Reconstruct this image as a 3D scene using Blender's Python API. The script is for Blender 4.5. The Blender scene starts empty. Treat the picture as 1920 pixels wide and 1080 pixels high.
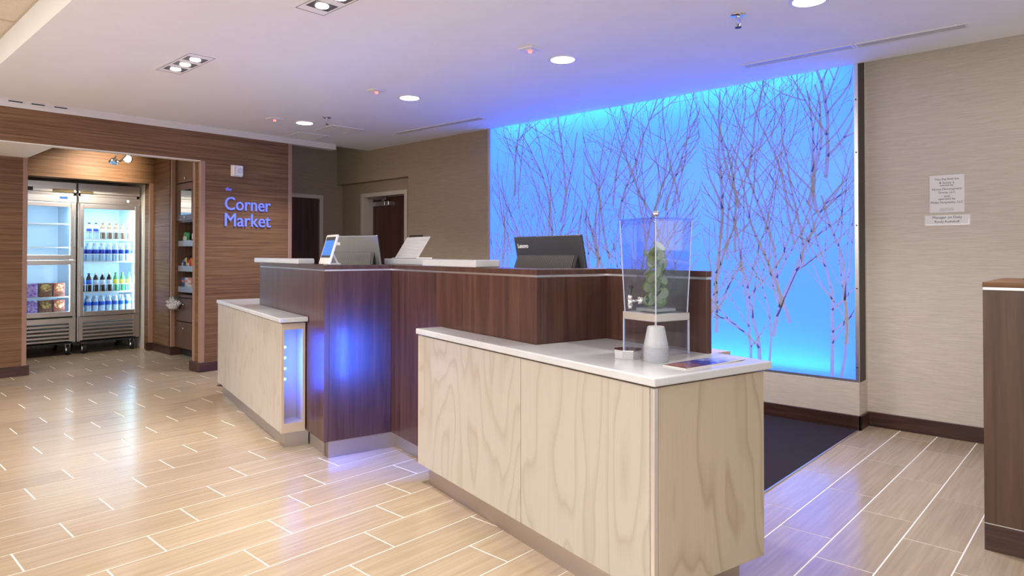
import bpy, bmesh, math, random
from mathutils import Vector, Matrix
random.seed(7)
sc = bpy.context.scene
COL = sc.collection
R = math.radians
# ------------------------------------------------------------------ camera, world, exposure
H = 1.22
cam_d = bpy.data.cameras.new('camera'); cam = bpy.data.objects.new('camera', cam_d); COL.objects.link(cam)
cam.location = (0, 0, H); cam.rotation_euler = (R(90.6698), 0, R(42.603))
cam_d.sensor_width = 36; cam_d.lens = 1250.2 * 36 / 1920; cam_d.shift_y = -(540 - 461.74) / 1920
cam_d.clip_start = .05
sc.camera = cam
sc.view_settings.view_transform = 'Standard'; sc.view_settings.look = 'None'
sc.view_settings.gamma = 1.0; sc.view_settings.use_curve_mapping = False
sc.view_settings.exposure = 0.55
sc.cycles.transparent_max_bounces = 40
w = bpy.data.worlds.new('ambient_fill'); sc.world = w; w.use_nodes = True  # even ambient fill through the open rear, standing in for lobby windows
w.node_tree.nodes['Background'].inputs[0].default_value = (.97, .98, 1.0, 1)
w.node_tree.nodes['Background'].inputs[1].default_value = 1.10
LIGHT_FIXTURE = 1.0      # scale of the ceiling lamps
SPOT_W, DOWN_W, LOBBY_W = 62.0, 110.0, 30.0

# ------------------------------------------------------------------ materials
def mat(name):
    m = bpy.data.materials.new(name); m.use_nodes = True
    nt = m.node_tree; nt.nodes.clear()
    out = nt.nodes.new('ShaderNodeOutputMaterial')
    return m, nt, out
def N(nt, t, **kw):
    n = nt.nodes.new(t)
    for k, v in kw.items():
        if k.startswith('i_'):
            n.inputs[k[2:].replace('_', ' ')].default_value = v
        else: setattr(n, k, v)
    return n
def principled(name, col, rough=.5, metal=0, spec=.5, emit=None, es=0, trans=0, alpha=1):
    m, nt, out = mat(name)
    b = N(nt, 'ShaderNodeBsdfPrincipled')
    b.inputs['Base Color'].default_value = (*col, 1); b.inputs['Roughness'].default_value = rough
    b.inputs['Metallic'].default_value = metal; b.inputs['Specular IOR Level'].default_value = spec
    b.inputs['Transmission Weight'].default_value = trans; b.inputs['Alpha'].default_value = alpha
    if emit: b.inputs['Emission Color'].default_value = (*emit, 1); b.inputs['Emission Strength'].default_value = es
    nt.links.new(b.outputs[0], out.inputs[0])
    return m
def ramp(nt, stops):
    r = N(nt, 'ShaderNodeValToRGB'); e = r.color_ramp.elements
    while len(e) < len(stops): e.new(.5)
    for el, (p, c) in zip(e, stops): el.position = p; el.color = (*c, 1)
    return r
def grain(name, scale, stops, rough=.45, bump=0.0, nscale=1.0, detail=4, dist=0.0, rough_n=.6, var=None, spec=.5, coat=0.0):
    """stretched-noise material in the object's own metres: scale=(sx,sy,sz)"""
    m, nt, out = mat(name); L = nt.links.new
    tc = N(nt, 'ShaderNodeTexCoord'); mp = N(nt, 'ShaderNodeMapping'); mp.inputs['Scale'].default_value = scale
    info = N(nt, 'ShaderNodeObjectInfo')
    L(tc.outputs['Object'], mp.inputs[0])
    off = N(nt, 'ShaderNodeVectorMath', operation='ADD'); L(mp.outputs[0], off.inputs[0])
    mul = N(nt, 'ShaderNodeMath', operation='MULTIPLY'); mul.inputs[1].default_value = 37.0
    L(info.outputs['Random'], mul.inputs[0]); L(mul.outputs[0], off.inputs[1])
    nz = N(nt, 'ShaderNodeTexNoise'); nz.inputs['Scale'].default_value = nscale; nz.inputs['Detail'].default_value = detail
    nz.inputs['Roughness'].default_value = rough_n; nz.inputs['Distortion'].default_value = dist
    L(off.outputs[0], nz.inputs['Vector'])
    rp = ramp(nt, stops); L(nz.outputs['Fac'], rp.inputs[0])
    b = N(nt, 'ShaderNodeBsdfPrincipled'); b.inputs['Roughness'].default_value = rough
    b.inputs['Specular IOR Level'].default_value = spec; b.inputs['Coat Weight'].default_value = coat; b.inputs['Coat Roughness'].default_value = .12
    col = rp.outputs[0]
    if var:
        hs = N(nt, 'ShaderNodeHueSaturation'); mr = N(nt, 'ShaderNodeMapRange')
        mr.inputs['To Min'].default_value = 1 - var; mr.inputs['To Max'].default_value = 1 + var
        L(info.outputs['Random'], mr.inputs[0]); L(mr.outputs[0], hs.inputs['Value']); L(col, hs.inputs['Color']); col = hs.outputs[0]
    L(col, b.inputs['Base Color'])
    if bump:
        bp = N(nt, 'ShaderNodeBump'); bp.inputs['Strength'].default_value = bump; bp.inputs['Distance'].default_value = .004
        L(nz.outputs['Fac'], bp.inputs['Height']); L(bp.outputs[0], b.inputs['Normal'])
    L(b.outputs[0], out.inputs[0])
    return m
def maple(name, base, line, rough=.4):
    """pale veneer: thin darker growth lines from a distorted height field"""
    m, nt, out = mat(name); L = nt.links.new
    tc = N(nt, 'ShaderNodeTexCoord'); info = N(nt, 'ShaderNodeObjectInfo')
    add = N(nt, 'ShaderNodeVectorMath', operation='ADD'); L(tc.outputs['Object'], add.inputs[0])
    mu = N(nt, 'ShaderNodeMath', operation='MULTIPLY'); mu.inputs[1].default_value = 19.; L(info.outputs['Random'], mu.inputs[0]); L(mu.outputs[0], add.inputs[1])
    mp = N(nt, 'ShaderNodeMapping'); mp.inputs['Scale'].default_value = (3.2, 3.2, .75); L(add.outputs[0], mp.inputs[0])
    nz = N(nt, 'ShaderNodeTexNoise'); nz.inputs['Scale'].default_value = 1.0; nz.inputs['Detail'].default_value = 2.2; nz.inputs['Roughness'].default_value = .42
    L(mp.outputs[0], nz.inputs['Vector'])
    m1 = N(nt, 'ShaderNodeMath', operation='MULTIPLY'); m1.inputs[1].default_value = 13.; L(nz.outputs['Fac'], m1.inputs[0])
    fr = N(nt, 'ShaderNodeMath', operation='FRACT'); L(m1.outputs[0], fr.inputs[0])
    rp = ramp(nt, [(0, line), (.10, tuple((a+b)/2 for a, b in zip(base, line))), (.35, base), (.86, base), (1, line)])
    L(fr.outputs[0], rp.inputs[0])
    mp2 = N(nt, 'ShaderNodeMapping'); mp2.inputs['Scale'].default_value = (160, 160, 3.); L(add.outputs[0], mp2.inputs[0])
    n2 = N(nt, 'ShaderNodeTexNoise'); n2.inputs['Scale'].default_value = 1.0; n2.inputs['Detail'].default_value = 2; L(mp2.outputs[0], n2.inputs['Vector'])
    mr = N(nt, 'ShaderNodeMapRange'); mr.inputs['To Min'].default_value = .93; mr.inputs['To Max'].default_value = 1.06; L(n2.outputs['Fac'], mr.inputs[0])
    mx = N(nt, 'ShaderNodeMix', data_type='RGBA', blend_type='MULTIPLY'); mx.inputs['Factor'].default_value = 1
    L(rp.outputs[0], mx.inputs['A']); L(mr.outputs[0], mx.inputs['B'])
    b = N(nt, 'ShaderNodeBsdfPrincipled'); b.inputs['Roughness'].default_value = rough
    L(mx.outputs['Result'], b.inputs['Base Color']); L(b.outputs[0], out.inputs[0])
    return m
def clear(name, tint=(1, 1, 1), gloss=.08, rough=.02):
    """thin clear sheet: transparent with a Fresnel-weighted mirror"""
    m, nt, out = mat(name); L = nt.links.new
    t = N(nt, 'ShaderNodeBsdfTransparent'); t.inputs[0].default_value = (*tint, 1)
    g = N(nt, 'ShaderNodeBsdfGlossy'); g.inputs['Roughness'].default_value = rough
    lw = N(nt, 'ShaderNodeLayerWeight'); lw.inputs['Blend'].default_value = .5
    pw = N(nt, 'ShaderNodeMath', operation='POWER'); pw.inputs[1].default_value = 4; L(lw.outputs['Facing'], pw.inputs[0])
    fm = N(nt, 'ShaderNodeMath', operation='MULTIPLY_ADD'); fm.inputs[1].default_value = .7; fm.inputs[2].default_value = gloss*.5; fm.use_clamp = True; L(pw.outputs[0], fm.inputs[0])
    mx = N(nt, 'ShaderNodeMixShader'); L(fm.outputs[0], mx.inputs[0]); L(t.outputs[0], mx.inputs[1]); L(g.outputs[0], mx.inputs[2])
    L(mx.outputs[0], out.inputs[0])
    return m
def emissive(name, col, s):
    m, nt, out = mat(name); e = N(nt, 'ShaderNodeEmission'); e.inputs[0].default_value = (*col, 1); e.inputs[1].default_value = s
    nt.links.new(e.outputs[0], out.inputs[0]); return m
def brushed(name, col, rough=.3, stretch=(2, 2, 220)):
    m, nt, out = mat(name); L = nt.links.new
    tc = N(nt, 'ShaderNodeTexCoord'); mp = N(nt, 'ShaderNodeMapping'); mp.inputs['Scale'].default_value = stretch; L(tc.outputs['Object'], mp.inputs[0])
    nz = N(nt, 'ShaderNodeTexNoise'); nz.inputs['Scale'].default_value = 1; nz.inputs['Detail'].default_value = 3; L(mp.outputs[0], nz.inputs['Vector'])
    b = N(nt, 'ShaderNodeBsdfPrincipled'); b.inputs['Base Color'].default_value = (*col, 1); b.inputs['Metallic'].default_value = 1
    mr = N(nt, 'ShaderNodeMapRange'); mr.inputs['To Min'].default_value = rough * .8; mr.inputs['To Max'].default_value = rough * 1.25
    L(nz.outputs['Fac'], mr.inputs[0]); L(mr.outputs[0], b.inputs['Roughness'])
    bp = N(nt, 'ShaderNodeBump'); bp.inputs['Strength'].default_value = .08; bp.inputs['Distance'].default_value = .001
    L(nz.outputs['Fac'], bp.inputs['Height']); L(bp.outputs[0], b.inputs['Normal']); L(b.outputs[0], out.inputs[0])
    return m

M = {}
M['gypsum'] = grain('white_gypsum', (3, 3, 3), [(.3, (.85, .845, .835)), (.7, (.88, .875, .865))], rough=.75, spec=.2)
M['cream'] = principled('cream_paint', (.86, .82, .74), .65, spec=.25)
M['acoustic'] = grain('acoustic_tile', (60, 60, 60), [(.3, (.66, .58, .49)), (.7, (.74, .66, .57))], rough=.9, bump=.15, spec=.1)
M['zebra'] = grain('banded_brown_laminate', (1.6, 1.6, 85), [(.30, (.098, .048, .022)), (.5, (.182, .095, .046)), (.72, (.265, .15, .078))], rough=.5, detail=5, rough_n=.65, bump=.05, spec=.2)
M['zebra_trim'] = principled('light_brown_edge_trim', (.33, .19, .125), .45)
M['shaded'] = grain('shaded_wallpaper', (9, 9, 230), [(.3, (.27, .20, .138)), (.7, (.345, .265, .187))], rough=.8, bump=.1, spec=.2)  # same paper as the beige, with the corner's dimmer light put into its colour
M['beige'] = grain('beige_wallpaper', (9, 9, 200), [(.28, (.52, .45, .38)), (.72, (.66, .58, .50))], rough=.75, bump=.2, spec=.2)
M['walnut'] = grain('dark_walnut_veneer', (26, 26, 1.5), [(.25, (.036, .014, .010)), (.5, (.075, .031, .022)), (.75, (.12, .053, .038))], rough=.34, detail=6, dist=.6, rough_n=.62, spec=.5, coat=.12)
M['walnut_base'] = grain('dark_wood_baseboard', (2, 2, 40), [(.25, (.022, .009, .006)), (.55, (.055, .023, .015)), (.8, (.10, .045, .028))], rough=.35, detail=4, dist=.8)
M['maple'] = maple('pale_maple_veneer', (.45, .40, .345), (.39, .33, .27))
M['maple_warm'] = maple('pale_maple_end_veneer', (.46, .37, .28), (.37, .285, .20))
M['maple_in'] = principled('pale_maple_interior', (.55, .44, .34), .35)
M['quartz'] = grain('white_quartz', (6, 6, 6), [(.3, (.53, .53, .54)), (.7, (.58, .58, .59))], rough=.16, spec=.5)
M['steel'] = brushed('brushed_steel', (.60, .56, .53), .28)
M['steel_v'] = brushed('brushed_steel_fridge', (.74, .70, .67), .34, (2, 2, 120))
M['kick'] = brushed('brushed_steel_kick', (.55, .50, .47), .33, (2, 2, 200))
M['alu'] = principled('satin_aluminium', (.72, .70, .69), .35, metal=1)
M['chrome'] = principled('chrome', (.8, .8, .8), .08, metal=1)
M['black'] = principled('black_plastic', (.02, .021, .025), .4)
M['blacksoft'] = principled('charcoal_plastic', (.045, .046, .052), .5)
M['rubber'] = principled('black_rubber', (.012, .012, .012), .8)
M['white'] = principled('white_plastic', (.75, .73, .70), .35)
M['frame_paint'] = principled('beige_door_frame_paint', (.55, .47, .38), .5)
M['steel'] = brushed('steel_band_metal', (.74, .71, .68), .38)
M['door'] = grain('dark_door_veneer', (22, 22, 1.2), [(.3, (.035, .014, .010)), (.7, (.095, .035, .022))], rough=.4, detail=5)
M['paper'] = principled('white_paper', (.80, .76, .73), .7)
M['ink'] = principled('black_ink', (.03, .03, .035), .8)
M['tile'] = grain('wood_look_porcelain', (55, 2.2, 1), [(.25, (.33, .245, .165)), (.5, (.395, .30, .205)), (.75, (.46, .36, .25))], rough=.21, detail=5, rough_n=.6, var=.05, spec=.5, bump=.02)
M['grout'] = principled('cream_grout', (.90, .86, .78), .7)
M['carpet'] = grain('plum_carpet_pile', (420, 420, 420), [(.35, (.016, .012, .014)), (.6, (.052, .040, .043)), (.75, (.14, .115, .115))], rough=.95, bump=.7, spec=.05, detail=3)
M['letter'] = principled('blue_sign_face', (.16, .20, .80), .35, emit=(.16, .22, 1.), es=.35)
M['glass'] = clear('door_glass', (.93, .97, 1.0), .05)
M['acrylic'] = clear('clear_acrylic', (.93, .94, .98), .12, .03)
m, nt, out = mat('drinking_water')
t_ = N(nt, 'ShaderNodeBsdfTransparent'); t_.inputs[0].default_value = (.90, .95, .94, 1)
d_ = N(nt, 'ShaderNodeBsdfTranslucent'); d_.inputs[0].default_value = (.75, .82, .84, 1)  # pale haze mixed in to imitate bright refraction in the water
g_ = N(nt, 'ShaderNodeBsdfGlossy'); g_.inputs['Roughness'].default_value = .03
x1_ = N(nt, 'ShaderNodeMixShader'); x1_.inputs[0].default_value = .13; x2_ = N(nt, 'ShaderNodeMixShader'); x2_.inputs[0].default_value = .05
nt.links.new(t_.outputs[0], x1_.inputs[1]); nt.links.new(d_.outputs[0], x1_.inputs[2]); nt.links.new(x1_.outputs[0], x2_.inputs[1]); nt.links.new(g_.outputs[0], x2_.inputs[2]); nt.links.new(x2_.outputs[0], out.inputs[0])
M['water'] = m
M['fridge_in'] = principled('white_fridge_liner', (.62, .74, .84), .4)
M['led_white'] = emissive('cool_led_strip', (.55, .82, 1.0), 14)
M['lamp'] = emissive('warm_lamp_disc', (1.0, .98, .95), 9)
M['lamp_spot'] = emissive('spot_lamp_disc', (1.0, .98, .96), 22)
M['red_led'] = emissive('red_indicator', (1.0, .12, .10), 3)
M['blue_led'] = emissive('blue_led_bead', (.04, .62, 1.0), 28)
M['screen'] = emissive('blue_tablet_screen', (.09, .23, .66), 1.0)
M['panel_off'] = principled('dark_reveal_paint', (.055, .042, .036), .6)
M['branch'] = None

# ------------------------------------------------------------------ mesh helpers
class MB:
    def __init__(self): self.bm = bmesh.new()
    def _merge(self, b2, mtx=None):
        me = bpy.data.meshes.new('t'); b2.to_mesh(me); b2.free()
        if mtx is not None: me.transform(mtx)
        self.bm.from_mesh(me); bpy.data.meshes.remove(me)
    def box(self, x0, x1, y0, y1, z0, z1, bev=0, seg=1, mtx=None):
        b = bmesh.new(); bmesh.ops.create_cube(b, size=1)
        for v in b.verts: v.co = Vector(((x0+x1)/2 + v.co.x*(x1-x0), (y0+y1)/2 + v.co.y*(y1-y0), (z0+z1)/2 + v.co.z*(z1-z0)))
        if bev: bmesh.ops.bevel(b, geom=list(b.edges), offset=bev, segments=seg, affect='EDGES', profile=.5)
        self._merge(b, mtx); return self
    def poly(self, pts, z0, z1, bev=0, seg=2, mtx=None):
        b = bmesh.new(); vs = [b.verts.new((x, y, z0)) for x, y in pts]; f = b.faces.new(vs)
        r = bmesh.ops.extrude_face_region(b, geom=[f]); 
        bmesh.ops.translate(b, verts=[g for g in r['geom'] if isinstance(g, bmesh.types.BMVert)], vec=(0, 0, z1-z0))
        bmesh.ops.recalc_face_normals(b, faces=b.faces)
        if bev: bmesh.ops.bevel(b, geom=list(b.edges), offset=bev, segments=seg, affect='EDGES', profile=.5)
        self._merge(b, mtx); return self
    def cyl(self, p, q, r, r2=None, seg=16, caps=True):
        p, q = Vector(p), Vector(q); d = q - p; b = bmesh.new()
        bmesh.ops.create_cone(b, cap_ends=caps, segments=seg, radius1=r, radius2=r if r2 is None else r2, depth=d.length)
        mtx = Matrix.Translation((p+q)/2) @ d.to_track_quat('Z', 'Y').to_matrix().to_4x4()
        self._merge(b, mtx); return self
    def lathe(self, c, prof, seg=16, mtx=None, turn=0):
        b = bmesh.new(); rings = []
        for r, z in prof:
            rings.append([b.verts.new((c[0]+r*math.cos(2*math.pi*i/seg+turn), c[1]+r*math.sin(2*math.pi*i/seg+turn), c[2]+z)) for i in range(seg)])
        for a, bb in zip(rings, rings[1:]):
            for i in range(seg): b.faces.new((a[i], a[(i+1) % seg], bb[(i+1) % seg], bb[i]))
        b.faces.new(rings[0][::-1]); b.faces.new(rings[-1])
        bmesh.ops.remove_doubles(b, verts=b.verts, dist=1e-6)
        self._merge(b, mtx); return self
    def sphere(self, c, r, seg=14):
        b = bmesh.new(); bmesh.ops.create_uvsphere(b, u_segments=seg, v_segments=max(6, seg//2), radius=r)
        self._merge(b, Matrix.Translation(c)); return self
    def quad(self, pts):
        vs = [self.bm.verts.new(p) for p in pts]; self.bm.faces.new(vs); return self
    def solid(self, pts, n, t):
        """planar polygon pts extruded by t along n"""
        b = bmesh.new(); vs = [b.verts.new(p) for p in pts]; f = b.faces.new(vs)
        r = bmesh.ops.extrude_face_region(b, geom=[f])
        bmesh.ops.translate(b, verts=[g for g in r['geom'] if isinstance(g, bmesh.types.BMVert)], vec=Vector(n)*t)
        bmesh.ops.recalc_face_normals(b, faces=b.faces); self._merge(b); return self
    def tube(self, pts, r, seg=8):
        for a, b in zip(pts, pts[1:]): self.cyl(a, b, r, seg=seg)
        return self
    def build(self, name, m, parent=None, org=(0, 0, 0), smooth=False, loc=None):
        me = bpy.data.meshes.new(name); self.bm.to_mesh(me); self.bm.free()
        o = (org if loc is None else loc)
        if any(o): me.transform(Matrix.Translation(-Vector(o)))
        me.materials.append(m)
        if smooth:
            for p in me.polygons: p.use_smooth = True
        ob = bpy.data.objects.new(name, me); COL.objects.link(ob)
        if parent is not None: ob.parent = parent
        if loc is not None: ob.location = loc
        return ob
def tag(o, label, cat, group=None):
    o['label'] = label; o['category'] = cat
    if group: o['group'] = group
    return o
def thing(name, label, cat, loc=(0, 0, 0), rz=0, group=None):
    o = bpy.data.objects.new(name, None); COL.objects.link(o); o.location = loc; o.rotation_euler = (0, 0, rz); o.empty_display_size = .1
    return tag(o, label, cat, group)
def struct(name, mb, m, **kw):
    o = mb.build(name, m, **kw); o['kind'] = 'structure'; return o
def copy_tree(o, parent=None):
    c = o.copy(); COL.objects.link(c); c.parent = parent
    for ch in list(o.children): copy_tree(ch, c)
    return c
def text_mesh(body, size, extrude=.0, bold=0.0):
    cu = bpy.data.curves.new('t', 'FONT'); cu.body = body; cu.size = size; cu.extrude = extrude; cu.resolution_u = 3; cu.offset = bold
    ob = bpy.data.objects.new('t', cu); COL.objects.link(ob)
    dg = bpy.context.evaluated_depsgraph_get(); me = bpy.data.meshes.new_from_object(ob.evaluated_get(dg))
    bpy.data.objects.remove(ob); bpy.data.curves.remove(cu)
    return me
def fit_text(me, w_, h_):
    xs = [v.co.x for v in me.vertices]; ys = [v.co.y for v in me.vertices]
    sx = w_/(max(xs)-min(xs)) if w_ else None; sy = h_/(max(ys)-min(ys)) if h_ else sx
    sx = sx or sy
    me.transform(Matrix.Translation((-min(xs), -min(ys), 0))); me.transform(Matrix.Diagonal((sx, sy, 1, 1)))
    return me
def put_mesh(name, me, m, parent=None):
    me.materials.clear(); me.materials.append(m)
    o = bpy.data.objects.new(name, me); COL.objects.link(o); o.parent = parent; return o
def lamp(name, kind, loc, energy, col=(1, 1, 1), rot=(0, 0, 0), parent=None, **kw):
    d = bpy.data.lights.new(name, kind); d.energy = energy; d.color = col
    for k, v in kw.items(): setattr(d, k, v)
    o = bpy.data.objects.new(name, d); COL.objects.link(o); o.location = loc; o.rotation_euler = rot; o.parent = parent
    return o
ORD = ['first', 'second', 'third', 'fourth', 'fifth', 'sixth', 'seventh', 'eighth', 'ninth', 'tenth', 'eleventh']
# axis frames: vertical writing planes
def face_matrix(origin, xdir, ydir):
    x = Vector(xdir).normalized(); y = Vector(ydir).normalized(); z = x.cross(y)
    m = Matrix((x, y, z)).transposed().to_4x4(); m.translation = Vector(origin); return m

# ------------------------------------------------------------------ measured planes
ZC = 2.55; YP = 5.05; YR = 5.235; XL = -7.04; XL2 = -8.15; XM = -9.1; XT = -7.876; YN = 5.14
TH = R(-13.34)
DX = Vector((math.cos(TH), math.sin(TH), 0)); DY = Vector((-math.sin(TH), math.cos(TH), 0))
def wl(u, v, z=0): return DX*u + DY*v + Vector((0, 0, z))
F_ = Vector((-math.sin(R(42.603))*math.cos(R(.6698)), math.cos(R(42.603))*math.cos(R(.6698)), math.sin(R(.6698))))
RT_ = Vector((math.cos(R(42.603)), math.sin(R(42.603)), 0)); UP_ = RT_.cross(F_)
def proj(p):
    d = Vector(p) - Vector((0, 0, H)); z = d.dot(F_)
    return (960 + 1250.2*d.dot(RT_)/z, 461.74 - 1250.2*d.dot(UP_)/z, z)

# ------------------------------------------------------------------ floor: grout bed and one object per tile
floor = struct('floor', MB().box(-11, 3.2, -4.2, 5.4, -.08, -.0015), M['grout'])
S = 1.01667; TW = .2158*S; TL = .6475*S; XO = -.487*S; YO = 2.776*S; G = .0034
tiles = []
for c in range(-16, 48):
    xr = XO - TW*c; xl = xr - TW
    if xl < -10.9 or xr > 3.1: continue
    y0 = YO + (c-1)*TL/3
    n0 = math.floor((-4.1 - y0)/TL)
    for n in range(n0, n0+18):
        ya, yb = y0 + n*TL, y0 + (n+1)*TL
        ya = max(ya, -4.1); yb = min(yb, 5.235)
        if yb - ya < .03: continue
        if xl < XM and ya > 3.2: continue
        cx, cy_ = (xl+xr)/2, (ya+yb)/2
        px = proj((cx, cy_, 0)); area = 0
        if px[2] > .3:
            a = [proj((x, y, 0)) for x, y in ((xl, ya), (xr, ya), (xr, yb), (xl, yb))]
            if min(q[2] for q in a) > .2:
                if not (max(q[0] for q in a) < 0 or min(q[0] for q in a) > 1920 or min(q[1] for q in a) > 1080):
                    area = abs(sum(a[i][0]*a[(i+1) % 4][1]-a[(i+1) % 4][0]*a[i][1] for i in range(4)))/2
            # hidden under the carpet or the desks
            if cx < -1.37 and cx > -5.2:
                uv = (Vector((cx, cy_, 0)).dot(DX), Vector((cx, cy_, 0)).dot(DY))
                if uv[1] > 1.8: area = 0
        tiles.append((area, xl+G, xr-G, ya+G, yb-G))
tiles.sort(reverse=True)
shared = {}
for k, (a, x0, x1, y0, y1) in enumerate(tiles[:300]):
    key = round(y1-y0, 3)
    if key not in shared:
        o = MB().box(-(x1-x0)/2, (x1-x0)/2, -(y1-y0)/2, (y1-y0)/2, -.006, 0).build('tile', M['tile'], floor); shared[key] = o.data
    else:
        o = bpy.data.objects.new('tile', shared[key]); COL.objects.link(o); o.parent = floor
    o.location = ((x0+x1)/2, (y0+y1)/2, 0)
rest = bmesh.new()
for a, x0, x1, y0, y1 in tiles[300:]:
    v = [rest.verts.new(p) for p in ((x0, y0, 0), (x1, y0, 0), (x1, y1, 0), (x0, y1, 0), (x0, y0, -.006), (x1, y0, -.006), (x1, y1, -.006), (x0, y1, -.006))]
    for f in ((0, 1, 2, 3), (0, 4, 5, 1), (1, 5, 6, 2), (2, 6, 7, 3), (3, 7, 4, 0)): rest.faces.new([v[i] for i in f])
mb = MB(); mb.bm.free(); mb.bm = rest
o = mb.build('distant_tiles', M['tile'], floor); o['kind'] = 'stuff'

# carpet behind the desk
p1, p2 = wl(-5.9, 1.42), wl(-1.2, 2.02)
cp = [(-1.37, 5.018), (-7.5, 5.018), (-6.2, wl(-5.4, 1.5).y), (wl(-5.2, 1.9).x, wl(-5.2, 1.9).y), (wl(-1.72, 1.92).x, wl(-1.72, 1.92).y), (-1.37, wl(-1.72, 1.92).y+.1)]
ca = MB().poly(cp[::-1], 0.0005, .006).build('carpet', M['carpet'])
tag(ca, 'dark plum flecked carpet laid behind the front desk', 'carpet')
MB().box(-1.37, -1.364, wl(-1.72, 1.92).y+.1, 5.018, .0005, .007).build('carpet_edge_strip', M['alu'], ca)

# ------------------------------------------------------------------ walls
# wall behind the desk, left of the light panel, with a shallow door niche
mb = MB().box(XT-.1, -4.985, YP, YP+.3, 2.155, 2.75).box(-6.34, -4.985, YP, YP+.3, 0, 2.155)
mb.box(XT-.1, -7.43, YN, YN+.3, 0, 2.155).box(-7.43, -6.475, YN, YN+.3, 2.01, 2.155).box(-6.475, -6.34, YN, YN+.3, 0, 2.155)
struct('wall_back', mb, M['shaded'])
mb = MB().box(-4.985, -1.364, 5.04, 5.4, 0, .325).box(-4.985, -1.364, YP+.16, 5.45, .325, 2.75)
struct('wall_back_plinth', mb, M['beige'])
struct('wall_right', MB().box(-1.366, 3.2, YR, YR+.15, 0, 2.75), M['beige'])
struct('baseboard_right', MB().box(-1.364, 3.2, 5.214, YR, 0, .1, .003), M['walnut_base'])
mb = MB().box(-4.985, -1.349, 5.02, 5.04, 0, .1, .003).box(-1.364, -1.349, 5.02, 5.214, 0, .1, .003)
struct('baseboard_back', mb, M['walnut_base'])
struct('baseboard_corner', MB().box(-6.34, -4.985, 5.03, 5.05, 0, .1, .003), M['walnut_base'])
# taupe wall with the first door, set back behind the banded brown wall
mb = MB().box(XT-.15, XT, 3.72, 3.86, 0, 2.75).box(XT-.15, XT, 3.86, 4.836, 2.0, 2.75).box(XT-.15, XT, 4.836, YN, 0, 2.75)
struct('wall_left_rear', mb, M['shaded'])
# banded brown wall: sign pier plus the beam over the market opening
mb = MB().box(XL-.2, XL, 2.905, 3.875, 0, 2.485).box(XL-.106, XL, -4.1, 2.905, 2.19, 2.485)
struct('wall_left', mb, M['zebra'])
struct('trim_1', MB().box(XL-.2, XL+.003, 3.875, 3.92, 0, 2.485, .002), M['zebra_trim'])
struct('trim_2', MB().box(XL-.05, XL+.004, 2.895, 2.94, 0, 2.19, .002), M['zebra_trim'])
struct('trim_3', MB().box(XL-.2, XL-.15, 2.895, 2.92, 0, 2.19, .002), M['zebra_trim'])
struct('baseboard_left', MB().box(XL-.225, XL+.02, 2.875, 3.92, 0, .1, .002), M['walnut_base'])
struct('wall_left_front', MB().box(XL2-.2, XL2, -4.1, 1.60, 0, 2.19), M['zebra'])
struct('trim_4', MB().box(XL2-.2, XL2+.003, 1.60, 1.64, 0, 2.19, .002), M['zebra_trim'])
struct('baseboard_left_front', MB().box(XL2-.2, XL2+.02, -4.1, 1.66, 0, .1, .002), M['walnut_base'])
# cream soffit under the beam and the fascia over it
mb = MB().box(XL2-.2, XL-.106, -4.1, 1.632, 2.19, 2.22).box(XL-.1065, XL-.0005, -4.1, 2.897, 2.184, 2.19)
struct('ceiling_soffit', mb, M['cream'])
struct('trim_5', MB().box(XL-.12, XL, -4.1, 4.5, 2.485, ZC), principled('fascia_paint', (.66, .61, .55), .65))
# market alcove
mb = MB().box(XM-.2, XM, 1.3, 3.17, 2.112, 2.75).box(XM-.2, XM, 3.12, 3.17, 0, 2.112)
mb.box(XM-.05, -8.503, 3.152, 3.25, 0, 2.75).box(-8.56, -8.49, 3.152, 3.75, 0, 2.75)
struct('wall_market', mb, M['zebra'])
struct('trim_6', MB().box(XM-.03, XM+.004, 3.108, 3.155, 0, 2.12, .002), M['zebra_trim'])
struct('trim_7', MB().box(-8.525, -8.486, 3.146, 3.19, 0, 2.7, .002), M['zebra_trim'])
mb = MB().box(XM-1.3, XM-.2, 3.125, 3.2, 0, 2.4).box(XM-1.35, XM-1.25, 1.2, 3.2, 0, 2.4)
struct('wall_market_rear', mb, M['cream'])
struct('ceiling_alcove', MB().box(XM-1.35, XM-.2, 1.2, 3.2, 2.2, 2.25), M['cream'])
mb = MB().box(XM-.06, XM+.02, 3.09, 3.14, 0, .1).box(XM-.02, -8.48, 3.135, 3.152, 0, .1).box(-8.49, -8.473, 3.135, 3.28, 0, .1)
struct('baseboard_market', mb, M['walnut_base'])
struct('ceiling_market', MB().box(XM-.2, XL-.106, 1.3, 4.2, 2.72, 2.78), M['cream'])
struct('wall_market_far', MB().box(-8.6, XT-.15, 3.8, 3.9, 0, 2.75), M['zebra'])
struct('wall_market_left', MB().box(-10.4, XL2-.2, 1.2, 1.3, 0, 2.75), M['zebra'])

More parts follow.
